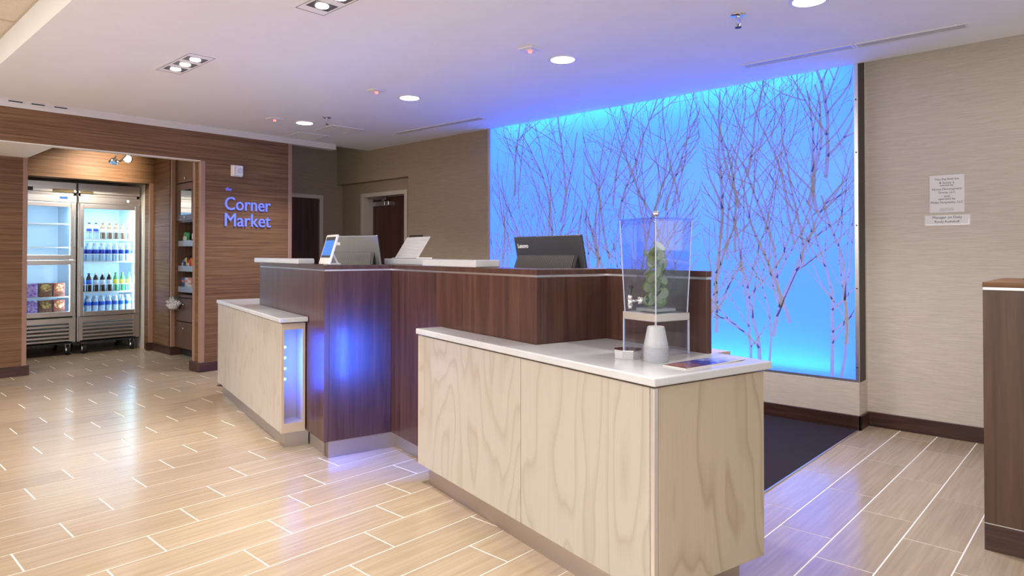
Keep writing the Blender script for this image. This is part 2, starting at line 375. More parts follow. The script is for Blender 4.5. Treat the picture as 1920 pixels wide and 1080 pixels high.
# ------------------------------------------------------------------ ceilings
ceil = struct('ceiling', MB().box(-7.17, 3.2, 1.025, 5.05, ZC, ZC+.035), M['gypsum'])
struct('trim_8', MB().box(-7.17, 3.2, 1.0, 1.025, ZC, 2.76), M['gypsum'])
struct('ceiling_gap_lid', MB().box(-8.1, 3.2, 4.2, 5.45, 2.75, 2.8), M['panel_off'])  # dark lid added over the ceiling gap to stop light leaking in
lc = struct('ceiling_lobby', MB().box(-8.2, 3.2, -4.1, 1.02, 2.75, 2.79), M['gypsum'])
XG = -5.32
lights_at = {(4, 3), (7, 3), (10, 3), (1, 3), (4, 6), (7, 6), (10, 6), (1, 6), (13, 3)}  # unseen ceiling panels added behind the camera to light the room
tm = None
for i in range(-4, 14):
    for j in range(0, 9):
        x0 = XG + i*.61; y1 = 1.0 - j*.61
        if x0 < -7.7 or x0 > 2.5: continue
        if (i+4, j) in lights_at:
            o = MB().box(.015, .595, -.595, -.015, 0, .012).build('added_light_panel', M['lamp'], lc)
            l_ = lamp('lobby_fill_lamp', 'AREA', (x0+.305, y1-.305, 2.715), LOBBY_W, (1, .97, .94), shape='SQUARE', size=.58, parent=lc)
        elif tm is None:
            o = MB().box(.008, .602, -.602, -.008, 0, .012).build('ceiling_tile', M['acoustic'], lc); tm = o.data
        else:
            o = bpy.data.objects.new('ceiling_tile', tm); COL.objects.link(o); o.parent = lc
        o.location = (x0, y1, 2.733)
mb = MB()
for i in range(-4, 15): mb.box(XG+i*.61-.012, XG+i*.61+.012, -4.1, 1.0, 2.727, 2.75)
for j in range(0, 9): mb.box(-7.76, 3.2, 1.0-j*.61-.012, 1.0-j*.61+.0119, 2.7275, 2.75)
mb.build('grid_bar', M['frame_paint'], lc)
struct('wall_lobby_left', MB().box(-7.9, -7.8, -4.1, 1.0, 2.22, 2.76), M['cream'])

# ------------------------------------------------------------------ backlit branch panel
fp = thing('backlit_panel_wall', 'large glowing blue backlit panel wall with bare branch pattern behind the desk', 'light panel', ((-4.951-1.374)/2, YP, .33))
fo = ((-4.951-1.374)/2, YP, .33)
m, nt, out = mat('blue_backlit_diffuser'); L = nt.links.new
em = N(nt, 'ShaderNodeEmission'); em.inputs[0].default_value = (.068, .205, 1.8, 1); em.inputs[1].default_value = 1.0
tr = N(nt, 'ShaderNodeBsdfTranslucent'); tr.inputs[0].default_value = (.30, .36, .40, 1)
gl = N(nt, 'ShaderNodeBsdfGlossy'); gl.inputs['Roughness'].default_value = .25
ad = N(nt, 'ShaderNodeAddShader'); L(em.outputs[0], ad.inputs[0]); L(tr.outputs[0], ad.inputs[1])
mx = N(nt, 'ShaderNodeMixShader'); mx.inputs[0].default_value = .03; L(ad.outputs[0], mx.inputs[1]); L(gl.outputs[0], mx.inputs[2]); L(mx.outputs[0], out.inputs[0])
M['diffuser'] = m
m, nt, out = mat('translucent_branch_print'); L = nt.links.new
df = N(nt, 'ShaderNodeBsdfDiffuse'); df.inputs[0].default_value = (.40, .38, .37, 1)
tp = N(nt, 'ShaderNodeBsdfTransparent'); mx = N(nt, 'ShaderNodeMixShader'); mx.inputs[0].default_value = .14
L(df.outputs[0], mx.inputs[1]); L(tp.outputs[0], mx.inputs[2]); L(mx.outputs[0], out.inputs[0])
M['branch'] = m
seams = [-4.951, -3.742, -2.549, -1.389]
PZ0, PZ1 = .345, 2.60
def branch_lines(x, z, ang, wd, ln, depth, acc, xr):
    """crooked twig as a polyline of (x,z,width); forks recursively"""
    pts = [(x, z, wd)]; n = max(3, int(ln/.075)); step = ln/n; a = ang; kids = []
    curve = random.uniform(-.05, .05)
    for i in range(n):
        a += random.uniform(-.15, .15) + curve
        a += (math.pi/2 - a)*.05
        x += math.cos(a)*step; z += math.sin(a)*step
        wdi = wd*(1-.6*(i+1)/n)
        pts.append((x, z, wdi))
        if not (xr[0] < x < xr[1] and PZ0 < z < PZ1): break
        if depth > 0 and i > 0 and random.random() < .40:
            s = random.choice((-1, 1)); kids.append((x, z, a + s*random.uniform(.35, .85), max(.0040, wdi*random.uniform(.5, .8)), ln*random.uniform(.35, .75)))
        elif random.random() < .3:
            s = random.choice((-1, 1)); aa = a + s*random.uniform(.5, 1.1); l2 = random.uniform(.018, .045)
            acc.append([(x, z, .0032), (x+math.cos(aa)*l2, z+math.sin(aa)*l2, .0028), (x+math.cos(aa)*l2*1.25, z+math.sin(aa)*l2*1.25, .0048), (x+math.cos(aa)*l2*1.5, z+math.sin(aa)*l2*1.5, .001)])
    acc.append(pts)
    for k in kids: branch_lines(*k[:3], k[3], k[4], depth-1, acc, xr)
def ribbon(bm, pts, y, xr):
    prev = None
    for i, (x, z, wd) in enumerate(pts):
        a = pts[max(0, i-1)]; b = pts[min(len(pts)-1, i+1)]
        t = Vector((b[0]-a[0], b[1]-a[1])); t = t.normalized() if t.length > 1e-6 else Vector((0, 1)); nrm = Vector((-t.y, t.x))*wd/2
        cl = lambda px, pz: (min(max(px, xr[0]), xr[1]), y, min(max(pz, PZ0), PZ1))
        cur = (bm.verts.new(cl(x+nrm.x, z+nrm.y)), bm.verts.new(cl(x-nrm.x, z-nrm.y)))
        if prev: bm.faces.new((prev[0], cur[0], cur[1], prev[1]))
        prev = cur
for k in range(3):
    x0, x1 = seams[k]+.0015, seams[k+1]-.0015
    pn = MB().box(x0, x1, YP, YP+.006, .33, 2.62).build('glass_panel', M['diffuser'], fp, org=fo)
    for r in range(22):
        row = r % 4
        bx = x0 + .03 + (x1-x0-.06)*((r*0.618) % 1.0)
        bz = (PZ0+.002, .75, 1.2, 1.68)[row] + (random.uniform(-.18, .18) if row else 0)
        acc = []
        branch_lines(bx, bz, math.pi/2 + random.uniform(-.28, .28), random.uniform(.017, .032), random.uniform(.85, 1.4), 2, acc, (x0+.001, x1-.001))
        b = MB()
        for pts in acc: ribbon(b.bm, pts, YP-.0015-.00002*r, (x0+.001, x1-.001))
        b.build('branch', M['branch'], pn, org=fo)
# box behind the panes: white back, blue-cyan LED strips along the top and bottom
MB().box(-4.951, -1.374, YP+.15, YP+.158, .33, 2.62).build('light_box_back', M['shaded'], fp, org=fo)
mb = MB().box(-4.985, -4.951, YP-.012, YP+.15, .33, 2.62).box(-4.951, -1.389, YP-.004, YP+.02, .325, .345)
mb.box(-1.389, -1.366, YP-.004, YP+.012, .325, 2.62)
mb.build('edge_frame', M['alu'], fp, org=fo)
MB().box(-1.374, -1.366, YP+.012, YR-.0005, .325, 2.70).build('side_return', M['panel_off'], fp, org=fo)
for z in (.43, .98, 1.42, 1.93, 2.3):
    MB().cyl((-1.377, YP-.004, z), (-1.377, YP-.008, z), .005, seg=10).build('screw', M['black'], fp, org=fo)
for z, dz in ((2.585, -1), (.36, 1)):
    o = MB().box(-4.93, -1.40, YP+.10, YP+.12, z-.004, z+.004).build('led_strip', M['alu'], fp, org=fo)
    l_ = lamp('strip_lamp', 'AREA', (0, .085, z-fo[2]+.006*dz), 15, (.02, .75, 1.0), (R(0) if dz < 0 else R(180), 0, 0), fp, shape='RECTANGLE', size=3.3, size_y=.05)

# ------------------------------------------------------------------ front desk (rotated frame u,v)
def dthing(name, label, cat, u, v, z=0, group=None):
    t = thing(name, label, cat, wl(u, v, z), TH, group); return t, (u, v, z)
ZS0, ZS1, ZT = .795, .825, 1.152
# low counter nearest the camera
t, o_ = dthing('low_desk', 'pale maple low desk counter nearest the camera with white quartz top', 'desk', -2.4, 1.85)
low_right = t
MB().poly([(-3.19, 1.625), (-1.61, 1.625), (-1.61, 2.12), (-2.3, 2.12), (-2.3, 1.72), (-3.19, 1.72)], 0, .103).build('toe_kick', M['kick'], t, org=o_)
MB().box(-3.235, -2.2895, 1.59, 1.608, .102, .785, .0012).build('front_panel', M['maple'], t, org=o_)
MB().box(-2.2865, -1.5535, 1.59, 1.608, .102, .785, .0012).build('front_panel', M['maple'], t, org=o_)
MB().box(-1.551, -1.533, 1.612, 2.165, .105, .785, .0012).build('end_panel', M['maple_warm'], t, org=o_)
MB().box(-1.552, -1.5335, 1.5905, 1.611, .1035, .785, .002).build('corner_strip', M['alu'], t, org=o_)
MB().box(-3.2, -1.555, 1.61, 1.70, .775, .7945).box(-2.33, -1.555, 1.70, 2.15, .775, .7945).build('shadow_rail', M['walnut_base'], t, org=o_)
MB().box(-2.33, -1.555, 2.15, 2.165, .105, .785).build('back_panel', M['maple_warm'], t, org=o_)
mb = MB().box(-3.2, -1.56, 1.61, 1.70, .104, .12).box(-2.32, -1.56, 1.70, 2.15, .104, .12)
mb.build('bottom_board', M['maple_in'], t, org=o_)
# left end: framed recess with LEDs facing the tall corner
mb = MB().box(-3.25, -3.235, 1.59, 1.606, .102, .785).box(-3.25, -3.235, 1.69, 1.705, .102, .785).box(-3.25, -3.235, 1.606, 1.69, .74, .785).box(-3.25, -3.235, 1.606, 1.69, .102, .16).box(-3.12, -3.11, 1.606, 1.71, .12, .78)
mb.build('light_recess', M['maple_in'], t, org=o_)
for z in (.42, .485, .55, .615):
    MB().sphere((-3.225, 1.652, z), .012, 10).build('led', M['blue_led'], t, org=o_)
lamp('led_lamp', 'AREA', Vector((-3.236, 1.648, .52))-Vector(o_), 9.0, (.03, .12, 1), (R(90), 0, R(90)), t, shape='RECTANGLE', size=.06, size_y=.34)
pts = [(-3.233, 1.565), (-1.507, 1.565), (-1.507, 2.18), (-1.762, 2.18), (-1.762, 2.127), (-2.352, 2.127), (-2.352, 1.717), (-3.233, 1.717)]
MB().poly(pts, ZS0, ZS1, .006, 3).build('quartz_top', M['quartz'], t, org=o_)
# low counter at the far left
t, o_ = dthing('low_desk', 'farther pale maple low desk counter left of the tall walnut corner', 'desk', -5.2, 1.2)
mb = MB().box(-6.235, -4.30, 1.173, 1.325, 0, .103).box(-6.235, -5.47, 1.325, 1.42, 0, .103)
mb.build('toe_kick', M['kick'], t, org=o_)
MB().box(-6.285, -5.4535, 1.14, 1.156, .102, .785, .0012).build('front_panel', M['maple'], t, org=o_)
MB().box(-5.4505, -4.268, 1.14, 1.156, .102, .785, .0012).build('front_panel', M['maple'], t, org=o_)
MB().box(-6.285, -6.27, 1.156, 1.44, .102, .785, .0012).build('end_panel', M['maple'], t, org=o_)
MB().box(-6.27, -4.40, 1.156, 1.29, .102, .12).build('bottom_board', M['maple_in'], t, org=o_)
MB().box(-6.27, -5.48, 1.425, 1.44, .102, .785).build('back_panel', M['maple'], t, org=o_)
mb = MB().box(-4.266, -4.25, 1.14, 1.157, .102, .785).box(-4.266, -4.25, 1.272, 1.288, .102, .785).box(-4.266, -4.25, 1.157, 1.272, .745, .785).box(-4.266, -4.25, 1.157, 1.272, .102, .16)
mb.box(-4.42, -4.40, 1.157, 1.288, .102, .785).box(-4.40, -4.266, 1.274, 1.288, .102, .785).box(-4.40, -4.266, 1.157, 1.274, .102, .16).box(-4.40, -4.266, 1.157, 1.274, .76, .785)
mb.build('light_recess', M['maple_in'], t, org=o_)
for z in (.437, .503, .57, .637):
    MB().sphere((-4.262, 1.165, z), .0075, 10).build('led', M['blue_led'], t, org=o_)
lamp('led_lamp', 'AREA', Vector((-4.30, 1.162, .52))-Vector(o_), 7.0, (.015, .07, 1), (R(90), 0, R(180)), t, shape='RECTANGLE', size=.06, size_y=.36)
pts = [(-6.212, 1.115), (-4.2, 1.115), (-4.2, 1.292), (-5.468, 1.292), (-5.468, 1.47), (-6.212, 1.47)]
MB().poly(pts, ZS0, ZS1, .006, 3).build('quartz_top', M['quartz'], t, org=o_)
# tall walnut counter: zigzag front in five faces
t, o_ = dthing('tall_desk', 'tall dark walnut reception counter stepping in zigzag behind the low desks', 'desk', -3.6, 1.9)
V1, U1, V2, U2, V3, U3 = 1.295, -3.905, 1.722, -2.357, 2.132, -1.77
T = .03
def seg(u0, u1, v0, v1, nm='front_panel'):
    MB().box(u0, u1, v0, v1, .103, 1.118, .001).build(nm, M['walnut'], t, org=o_)
seg(-5.462, U1-.0005, V1, V1+T); seg(U1-T, U1, V1+T+.0005, V2-.0005); seg(U1-T, U2-.0005, V2, V2+T); seg(U2-T, U2, V2+T+.0005, V3-.0005); seg(U2-T, U3, V3, V3+T); seg(-5.462, -5.435, V1+T+.0005, 1.75, 'side_panel')
def outline(d, w_):
    return [(-5.462-d, V1-d), (U1+d, V1-d), (U1+d, V2-d), (U2+d, V2-d), (U2+d, V3-d), (U3+d, V3-d), (U3+d, V3+min(w_, .032)), (U2-w_, V3+min(w_, .032)), (U2-w_, V2+w_), (U1-w_, V2+w_), (U1-w_, V1+w_), (-5.462-d, V1+w_)]
MB().poly(outline(-.003, .025), 1.118, 1.1275).build('metal_reveal', M['alu'], t, org=o_)
MB().poly(outline(0, .16), 1.1275, ZT, .0015, 1).build('top_cap', M['walnut'], t, org=o_)
mb = MB().box(-5.42, U1+.02-.045, V1+.035, V1+.1, 0, .103).box(U1-.1, U1-.027, V1+.035, V2+.05, 0, .1029).box(U1-.1, U2-.03, V2+.045, V2+.1, 0, .103)
mb.build('toe_kick', M['kick'], t, org=o_)
mb = MB().box(-5.43, U1-.04, V1+.10, 1.72, .74, .765).box(-5.43, U2-.04, 1.76, 2.5, .74, .765).box(U2-.04, -2.02, V3+.04, 2.6, .74, .765)
mb.build('work_surface', M['maple_in'], t, org=o_)
for b_ in ((-5.42, -5.40, 1.45, 2.45), (-3.2, -3.18, 1.9, 2.45), (-2.5, -2.48, 2.3, 2.65)): MB().box(*b_, 0, .74).build('support_panel', M['walnut'], t, org=o_)
# white ledges on the tall counter
t, o_ = dthing('counter_ledge', 'white ledge on the far left tall counter beside the tablet', 'ledge', -5.0, 1.36, ZT)
MB().box(-5.66, -4.452, 1.297, 1.41, ZT+.0005, 1.190, .008, 3).build('ledge_slab', M['quartz'], t, org=o_)
t, o_ = dthing('counter_ledge', 'longer white stepped ledge on the tall counter under the metal plate', 'ledge', -3.5, 1.8, ZT)
MB().poly([(-3.452, 1.712), (-2.862, 1.712), (-2.862, 1.86), (-3.42, 1.92), (-4.2, 1.95), (-4.2, 1.80), (-3.452, 1.80)], ZT+.0005, 1.190, .006, 3).build('ledge_slab', M['quartz'], t, org=o_)

# ------------------------------------------------------------------ monitors, tablet, metal plate
M['ventmetal'] = principled('grey_vent_slat', (.16, .155, .14), .35)
def monitor(label, u, v, wd, ztop, zbot, rz, mat_back, tilt, logo=None, group=None):
    """all-in-one seen from behind; local x = along u, y = away from the viewer, z up"""
    t = thing('computer_monitor', label, 'monitor', wl(u, v, .765), TH + rz, group)
    hgt = ztop - zbot
    P = Matrix.Translation((0, 0, zbot-.765)) @ Matrix.Rotation(tilt, 4, 'X')
    def bld(mb, name, m_, par=t):
        mb.bm.transform(P); return mb.build(name, m_, par)
    shell = bld(MB().box(-wd/2, wd/2, .012, .03, 0, hgt, .004, 2), 'rear_shell', mat_back)
    bld(MB().box(-wd/2, wd/2, .030, .036, .0, hgt, .002), 'bezel', M['black'])
    bld(MB().box(-wd/2+.012, wd/2-.012, .036, .0375, .03, hgt-.012), 'screen', M['black'])
    # raised housing: sloping vent band over a recessed lower bay
    zz = hgt*.70; zb = hgt*.36
    a0, a1 = -wd/2+.015, wd/2-.03
    mb = MB().solid([(a0, .012, zz), (a0-.0, -.045, zb+.02), (a0, -.045, 0.03), (a0, .012, 0.03)], (1, 0, 0), a1-a0)
    bld(mb, 'rear_housing', M['black'])
    mb = MB(); n = 42
    for i in range(n):
        x = a0 + .006 + (a1-a0-.03)*i/n
        mb.solid([(x, .0115, zz-.004), (x+.005, .0115, zz-.004), (x+.017, -.0455, zb+.026), (x+.012, -.0455, zb+.026)], (0, -.7, .7), .002)
    bld(mb, 'vent_grille', M['ventmetal'])
    bld(MB().box(-wd*.14, wd*.12, -.047, -.044, .04, zb-.012, .004), 'rear_cover', M['blacksoft'])
    if logo:
        me = fit_text(text_mesh(logo, .03, .0006, .0009), .100, None)
        me.transform(P @ face_matrix((-wd/2+.03, .0108, hgt-.062), (1, 0, 0), (0, 0, 1)))
        put_mesh('logo_lettering', me, M['paper'], t)
    else:
        bld(MB().box(-wd/2+.05, -wd/2+.11, .0105, .0125, hgt-.06, hgt-.04), 'badge', M['white'])
    st = MB().box(-.035, .035, .0, .025, .012, zbot-.765+.10, .004).box(-.12, .12, -.09, .09, 0.0005, .012, .004)
    st.build('stand', M['alu'], t)
    # rear grab handle
    hb = MB().tube([(-.055, -.047, zb+.0), (-.05, -.075, zb+.012), (.05, -.075, zb+.012), (.055, -.047, zb+.0)], .008)
    bld(hb, 'grab_handle', M['alu'])
    return t
monitor('black computer monitor seen from behind right of center on the tall desk', -2.83, 2.17, .575, 1.318, .985, 0, M['blacksoft'], R(11), 'Lenovo')
M['greyshell'] = principled('grey_monitor_shell', (.20, .20, .19), .32)
monitor('grey computer monitor seen from behind, partly hidden by the tablet', -4.25, 1.63, .40, 1.345, .99, R(33), M['greyshell'], R(14))
# payment tablet on the walnut corner
t, o_ = dthing('tablet', 'small white framed tablet with blue screen standing on the walnut corner', 'tablet', -3.99, 1.315, ZT)
P = Matrix.Translation((0, 0, 0)) @ Matrix.Rotation(R(-17), 4, 'X')
mb = MB().box(-.095, .095, 0, .012, .008, .195, .003, 2); mb.bm.transform(P); mb.build('frame', M['white'], t)
mb = MB().box(-.08, .08, -.0012, .001, .048, .180); mb.bm.transform(P); mb.build('screen', M['screen'], t)
for z0_, z1_ in ((.158, .180), (.048, .062)):
    mb = MB().box(-.08, .08, -.0018, .0005, z0_, z1_); mb.bm.transform(P); mb.build('screen_bar', M['blacksoft'], t)
MB().box(-.03, .03, .01, .10, .0005, .012, .003).tube([(0, .09, .01), (0, .045, .10)], .006).build('stand', M['white'], t)
# brushed plate on its stand
t, o_ = dthing('display_plate', 'slanted brushed metal plate standing on the white stepped ledge', 'plate', -3.94, 1.835, 1.1905)
P = Matrix.Rotation(R(-33), 4, 'X')
mb = MB().box(-.17, .17, 0, .004, .006, .168, .001); mb.bm.transform(P); mb.build('plate', grain('brushed_plate', (3, 3, 420), [(.3, (.42, .41, .40)), (.7, (.70, .69, .67))], rough=.3, spec=.8), t)
MB().box(-.17, .20, -.02, .09, .0005, .006, .002).build('base', M['alu'], t)

# ------------------------------------------------------------------ drinks dispenser and what stands on the near counter
zs = ZS1 + .0005
dc = Vector((-1.384, 2.355, zs)); drz = R(30.4+45)
t = thing('drink_dispenser', 'clear acrylic water dispenser with lime infuser on the near counter', 'dispenser', dc, drz)
a = .089
def shell(h0, h1, r0, r1, th=.004):
    mb = MB()
    for k in range(4):
        rot = Matrix.Rotation(k*math.pi/2, 4, 'Z')
        b = MB().solid([(-r0, -r0, h0), (r0, -r0, h0), (r1, -r1, h1), (-r1, -r1, h1)], (0, 1, 0), th); b.bm.transform(rot)
        me = bpy.data.meshes.new('t'); b.bm.to_mesh(me); mb.bm.from_mesh(me); b.bm.free(); bpy.data.meshes.remove(me)
    return mb
shell(0, .134, a, a).build('base_box', M['acrylic'], t)
M['edge'] = principled('bright_acrylic_edge', (.62, .68, .86), .12, trans=.35)
for sx in (-1, 1):
    for sy in (-1, 1): MB().box(sx*a-.003, sx*a+.003, sy*a-.003, sy*a+.003, 0, .134).build('acrylic_edge', M['edge'], t)
MB().box(-a-.004, a+.004, -a-.004, a+.004, .134, .164, .002).build('steel_band', M['steel'], t)
shell(.164, .530, a-.002, a+.0115).build('tank', M['acrylic'], t)
for sx in (-1, 1):
    for sy in (-1, 1): MB().cyl((sx*(a-.003), sy*(a-.003), .164), (sx*(a+.0105), sy*(a+.0105), .53), .0028, seg=6).build('tank_edge', M['edge'], t)
b = bmesh.new(); 
mb = MB().poly([(-.0825, -.0825), (.0825, -.0825), (.0825, .0825), (-.0825, .0825)], .168, .373)
for v in mb.bm.verts:
    if v.co.z > .3: v.co.x *= 1.08; v.co.y *= 1.08
mb.build('water', M['water'], t)
MB().box(-a-.017, a+.017, -a-.017, a+.017, .530, .536, .002).build('lid', M['acrylic'], t)
MB().box(-a-.017, a+.017, -a-.017, a+.017, .5305, .5315).build('lid_rim', M['acrylic'], t)
mb = MB().sphere((0, 0, .556), .0138, 16).cyl((0, 0, .536), (0, 0, .546), .006); mb.build('lid_knob', M['chrome'], t, smooth=True)
# infuser column with lime slices
sq = .054
shell(.181, .525, sq, sq, .0015).build('infuser_tube', M['acrylic'], t)
MB().box(-.055, .055, -.055, .055, .168, .180, .001).build('infuser_foot', M['steel'], t)
M['lime_rind'] = principled('lime_rind', (.24, .42, .06), .35)
M['lime_flesh'] = principled('lime_flesh', (.70, .74, .42), .35)
M['mint'] = principled('mint_leaf', (.07, .20, .04), .5)
lime0 = None; random.seed(11)
spots = []
for k in range(7):
    for q in range(3):
        ang = q*2.1 + k*1.1; spots.append((math.cos(ang)*.026, math.sin(ang)*.026, 0.208 + k*.030 + random.uniform(-.005, .005)))
spots += [(0, .008, .41), (.012, -.01, .425)]
for k, p in enumerate(spots):
    if lime0 is None:
        s_ = MB().cyl((0, 0, -.003), (0, 0, .003), .0275, seg=20).build('lime_slice', M['lime_rind'])
        MB().cyl((0, 0, -.0034), (0, 0, .0034), .0238, seg=20).build('slice_flesh', M['lime_flesh'], s_)
        MB().cyl((0, 0, -.0037), (0, 0, .0037), .003, seg=8).build('slice_core', M['paper'], s_)
        lime0 = s_
    else: s_ = copy_tree(lime0)
    tag(s_, 'pale green lime slice in the dispenser infuser', 'lime', 'lime slices in the dispenser')
    s_.matrix_world = Matrix.Translation(dc + Matrix.Rotation(drz, 3, 'Z') @ Vector(p)) @ Matrix.Rotation(random.uniform(0, 6.28), 4, 'Z') @ Matrix.Rotation(random.uniform(.7, 1.9), 4, 'X')
for k in range(8):
    p = (random.uniform(-.032, .032), random.uniform(-.032, .032), 0.212 + k*.026)
    lf = MB().poly([(0, -.018), (.009, -.004), (.008, .008), (0, .02), (-.008, .008), (-.009, -.004)], -.0006, .0006).build('mint_leaf', M['mint'])
    tag(lf, 'dark green mint leaf among the lime slices in the dispenser', 'leaf', 'mint leaves in the dispenser')
    lf.matrix_world = Matrix.Translation(dc + Matrix.Rotation(drz, 3, 'Z') @ Vector(p)) @ Matrix.Rotation(random.uniform(0, 6.28), 4, 'Z') @ Matrix.Rotation(random.uniform(.8, 2.2), 4, 'X')
# tap on the face towards the lobby: local -X / +Y whichever looks left of the camera
fx = Matrix.Rotation(drz, 3, 'Z')
best = min(((1, 0), (-1, 0), (0, 1), (0, -1)), key=lambda d: proj(dc + fx @ Vector((d[0]*a, d[1]*a, .2)))[0] + 400*(proj(dc + fx @ Vector((d[0]*a, d[1]*a, .2)))[2] > proj(dc+Vector((0, 0, .2)))[2]))
d2 = Vector((best[0], best[1], 0)); s2 = Vector((-d2.y, d2.x, 0))
def pt(o, s, z): return d2*(a+o) + s2*s + Vector((0, 0, z))
mb = MB().cyl(pt(-.012, 0, .212), pt(.004, 0, .212), .014).cyl(pt(0, 0, .212), pt(.05, 0, .212), .0055).cyl(pt(.05, 0, .192), pt(.05, 0, .226), .0095).cyl(pt(.05, 0, .182), pt(.05, 0, .194), .006, .009).sphere(pt(.05, 0, .228), .010)
tap = mb.build('tap', M['chrome'], t, smooth=True)
MB().cyl(pt(.05, 0, .232), pt(.045, 0, .264), .0055).sphere(pt(.044, 0, .266), .0085).build('tap_lever', M['black'], tap)
# stack of clear plastic cups, upside down
cc = Vector((-1.2745, 2.169, zs))
prof = []
for k in range(14):
    r0 = .047 - .0015*(k > 7); z = k*.0042
    prof += [(r0, z), (r0, z+.0026), (r0-.0022, z+.003), (r0-.0022, z+.0042)]
prof += [(.0445, .06), (.0315, .128), (.0295, .131), (.0295, .1335), (.004, .1335)]
cups = None
M['cup'] = principled('clear_plastic_cup', (.72, .73, .78), .18, trans=.45)
def cup_ring(k):
    z = k*.0056; r0 = .046
    return MB().lathe((0, 0, z), [(r0-.004, 0), (r0, 0), (r0, .003), (r0-.003, .0034), (.0435, .012), (.031, .0745), (.028, .076), (.001, .076)], 28)
c0 = None
for k in range(11):
    if c0 is None:
        c0 = cup_ring(0).build('plastic_cup', M['cup'], smooth=False); o = c0
    else: o = c0.copy(); COL.objects.link(o)
    o.location = cc + Vector((0, 0, k*.0053))
    tag(o, '%s clear plastic cup of the upside-down stack by the dispenser' % (['lowest'] + [ORD[i]+' from the bottom' for i in range(1, 10)] + ['topmost'])[k], 'cup', 'stack of plastic cups')
# octagonal tray
oc = Vector((-1.40, 2.175, zs))
ot = thing('octagonal_tray', 'small clear octagonal tray on the counter left of the cups', 'tray', oc, R(10))
b = MB(); rr = .052
for i in range(8):
    a0, a1 = i*math.pi/4, (i+1)*math.pi/4
    p = [(math.cos(a0)*rr, math.sin(a0)*rr, 0), (math.cos(a1)*rr, math.sin(a1)*rr, 0), (math.cos(a1)*rr*1.04, math.sin(a1)*rr*1.04, .032), (math.cos(a0)*rr*1.04, math.sin(a0)*rr*1.04, .032)]
    mid = (a0+a1)/2; b.solid(p, (-math.cos(mid), -math.sin(mid), 0), .003)
b.build('tray_side', principled('frosted_acrylic', (.74, .74, .76), .12, trans=.4), ot)
MB().lathe((0, 0, 0), [(.001, 0), (.05, 0), (.05, .003), (.001, .003)], 8).build('tray_floor', M['acrylic'], ot)
MB().lathe((0, 0, .030), [(.049, 0), (.0555, 0), (.0555, .003), (.049, .003)], 8).build('tray_rim', M['chrome'], ot)
# folded brochure
m, nt, out = mat('brochure_print'); L = nt.links.new
tc = N(nt, 'ShaderNodeTexCoord'); mp = N(nt, 'ShaderNodeMapping'); mp.inputs['Scale'].default_value = (18, 14, 1); L(tc.outputs['Object'], mp.inputs[0])
nz = N(nt, 'ShaderNodeTexNoise'); nz.inputs['Scale'].default_value = 1.6; nz.inputs['Detail'].default_value = 5; L(mp.outputs[0], nz.inputs[0])
sp = N(nt, 'ShaderNodeSeparateXYZ'); L(tc.outputs['Object'], sp.inputs[0])
ad = N(nt, 'ShaderNodeMath', operation='MULTIPLY_ADD'); ad.inputs[1].default_value = 2.2; L(sp.outputs['Y'], ad.inputs[0])
m3 = N(nt, 'ShaderNodeMath', operation='MULTIPLY_ADD'); m3.inputs[1].default_value = .55; m3.inputs[2].default_value = .22; L(nz.outputs['Fac'], m3.inputs[0]); L(m3.outputs[0], ad.inputs[2])
rp = ramp(nt, [(.0, (.03, .03, .10)), (.2, (.30, .12, .10)), (.38, (.06, .05, .22)), (.52, (.03, .06, .42)), (.64, (.30, .36, .62)), (.85, (.62, .62, .72))]); L(ad.outputs[0], rp.inputs[0])
b = N(nt, 'ShaderNodeBsdfPrincipled'); b.inputs['Roughness'].default_value = .25; L(rp.outputs[0], b.inputs['Base Color']); L(b.outputs[0], out.inputs[0])
t, o_ = dthing('brochure', 'glossy folded blue and red brochure at the counter corner', 'brochure', -1.615, 1.93, zs)
P = Matrix.Rotation(R(3), 4, 'Z')
def curl(mb):
    for v in mb.bm.verts: v.co.z += max(0, v.co.y-.02)**2*.12
    mb.bm.transform(P); return mb
def sheet(z0, z1, dx):
    mb = MB()
    for k in range(8): mb.box(-.05+dx, .05+dx, -.165+k*.04375, -.165+(k+1)*.04375, z0, z1)
    bmesh.ops.remove_doubles(mb.bm, verts=mb.bm.verts, dist=1e-5)
    return curl(mb)
sheet(.0035, .0045, 0).build('cover', m, t)
sheet(.0, .0033, .001).build('inner_pages', M['paper'], t)

# ------------------------------------------------------------------ right-hand walnut counter
t = thing('side_cabinet', 'dark walnut tall cabinet cut off by the right picture edge', 'cabinet', (.3, 3.66, 0))
o_ = (.3, 3.66, 0)
MB().box(-.437, 1.1, 3.36, 4.0, .112, 1.072, .0012).build('body', grain('walnut_brown_cabinet', (26, 26, 1.3), [(.25, (.05, .024, .014)), (.5, (.092, .044, .026)), (.78, (.14, .07, .042))], rough=.35, detail=6, dist=.6, rough_n=.62), t, org=o_)
MB().box(-.434, 1.1, 3.363, 4.0, .108, .112).build('lower_reveal', M['alu'], t, org=o_)
MB().box(-.437, 1.1, 3.36, 4.0, 0, .108, .0012).build('plinth', M['walnut_base'], t, org=o_)
MB().box(-.436, 1.1, 3.361, 4.0, 1.072, 1.083).build('metal_reveal', M['alu'], t, org=o_)
MB().box(-.438, 1.1, 3.359, 4.0, 1.083, 1.104, .0012).build('top_cap', M['zebra'], t, org=o_)
o = MB().box(-.302, -.16, 3.40, 3.52, 1.1045, 1.112, .001).box(-.298, -.164, 3.404, 3.516, 1.112, 1.1145).box(-.304, -.158, 3.398, 3.522, 1.1145, 1.125, .001).build('wooden_box', M['walnut_base'], loc=(-.23, 3.46, 1.1045))
tag(o, 'small dark lidded wooden box on top of the right cabinet', 'box')

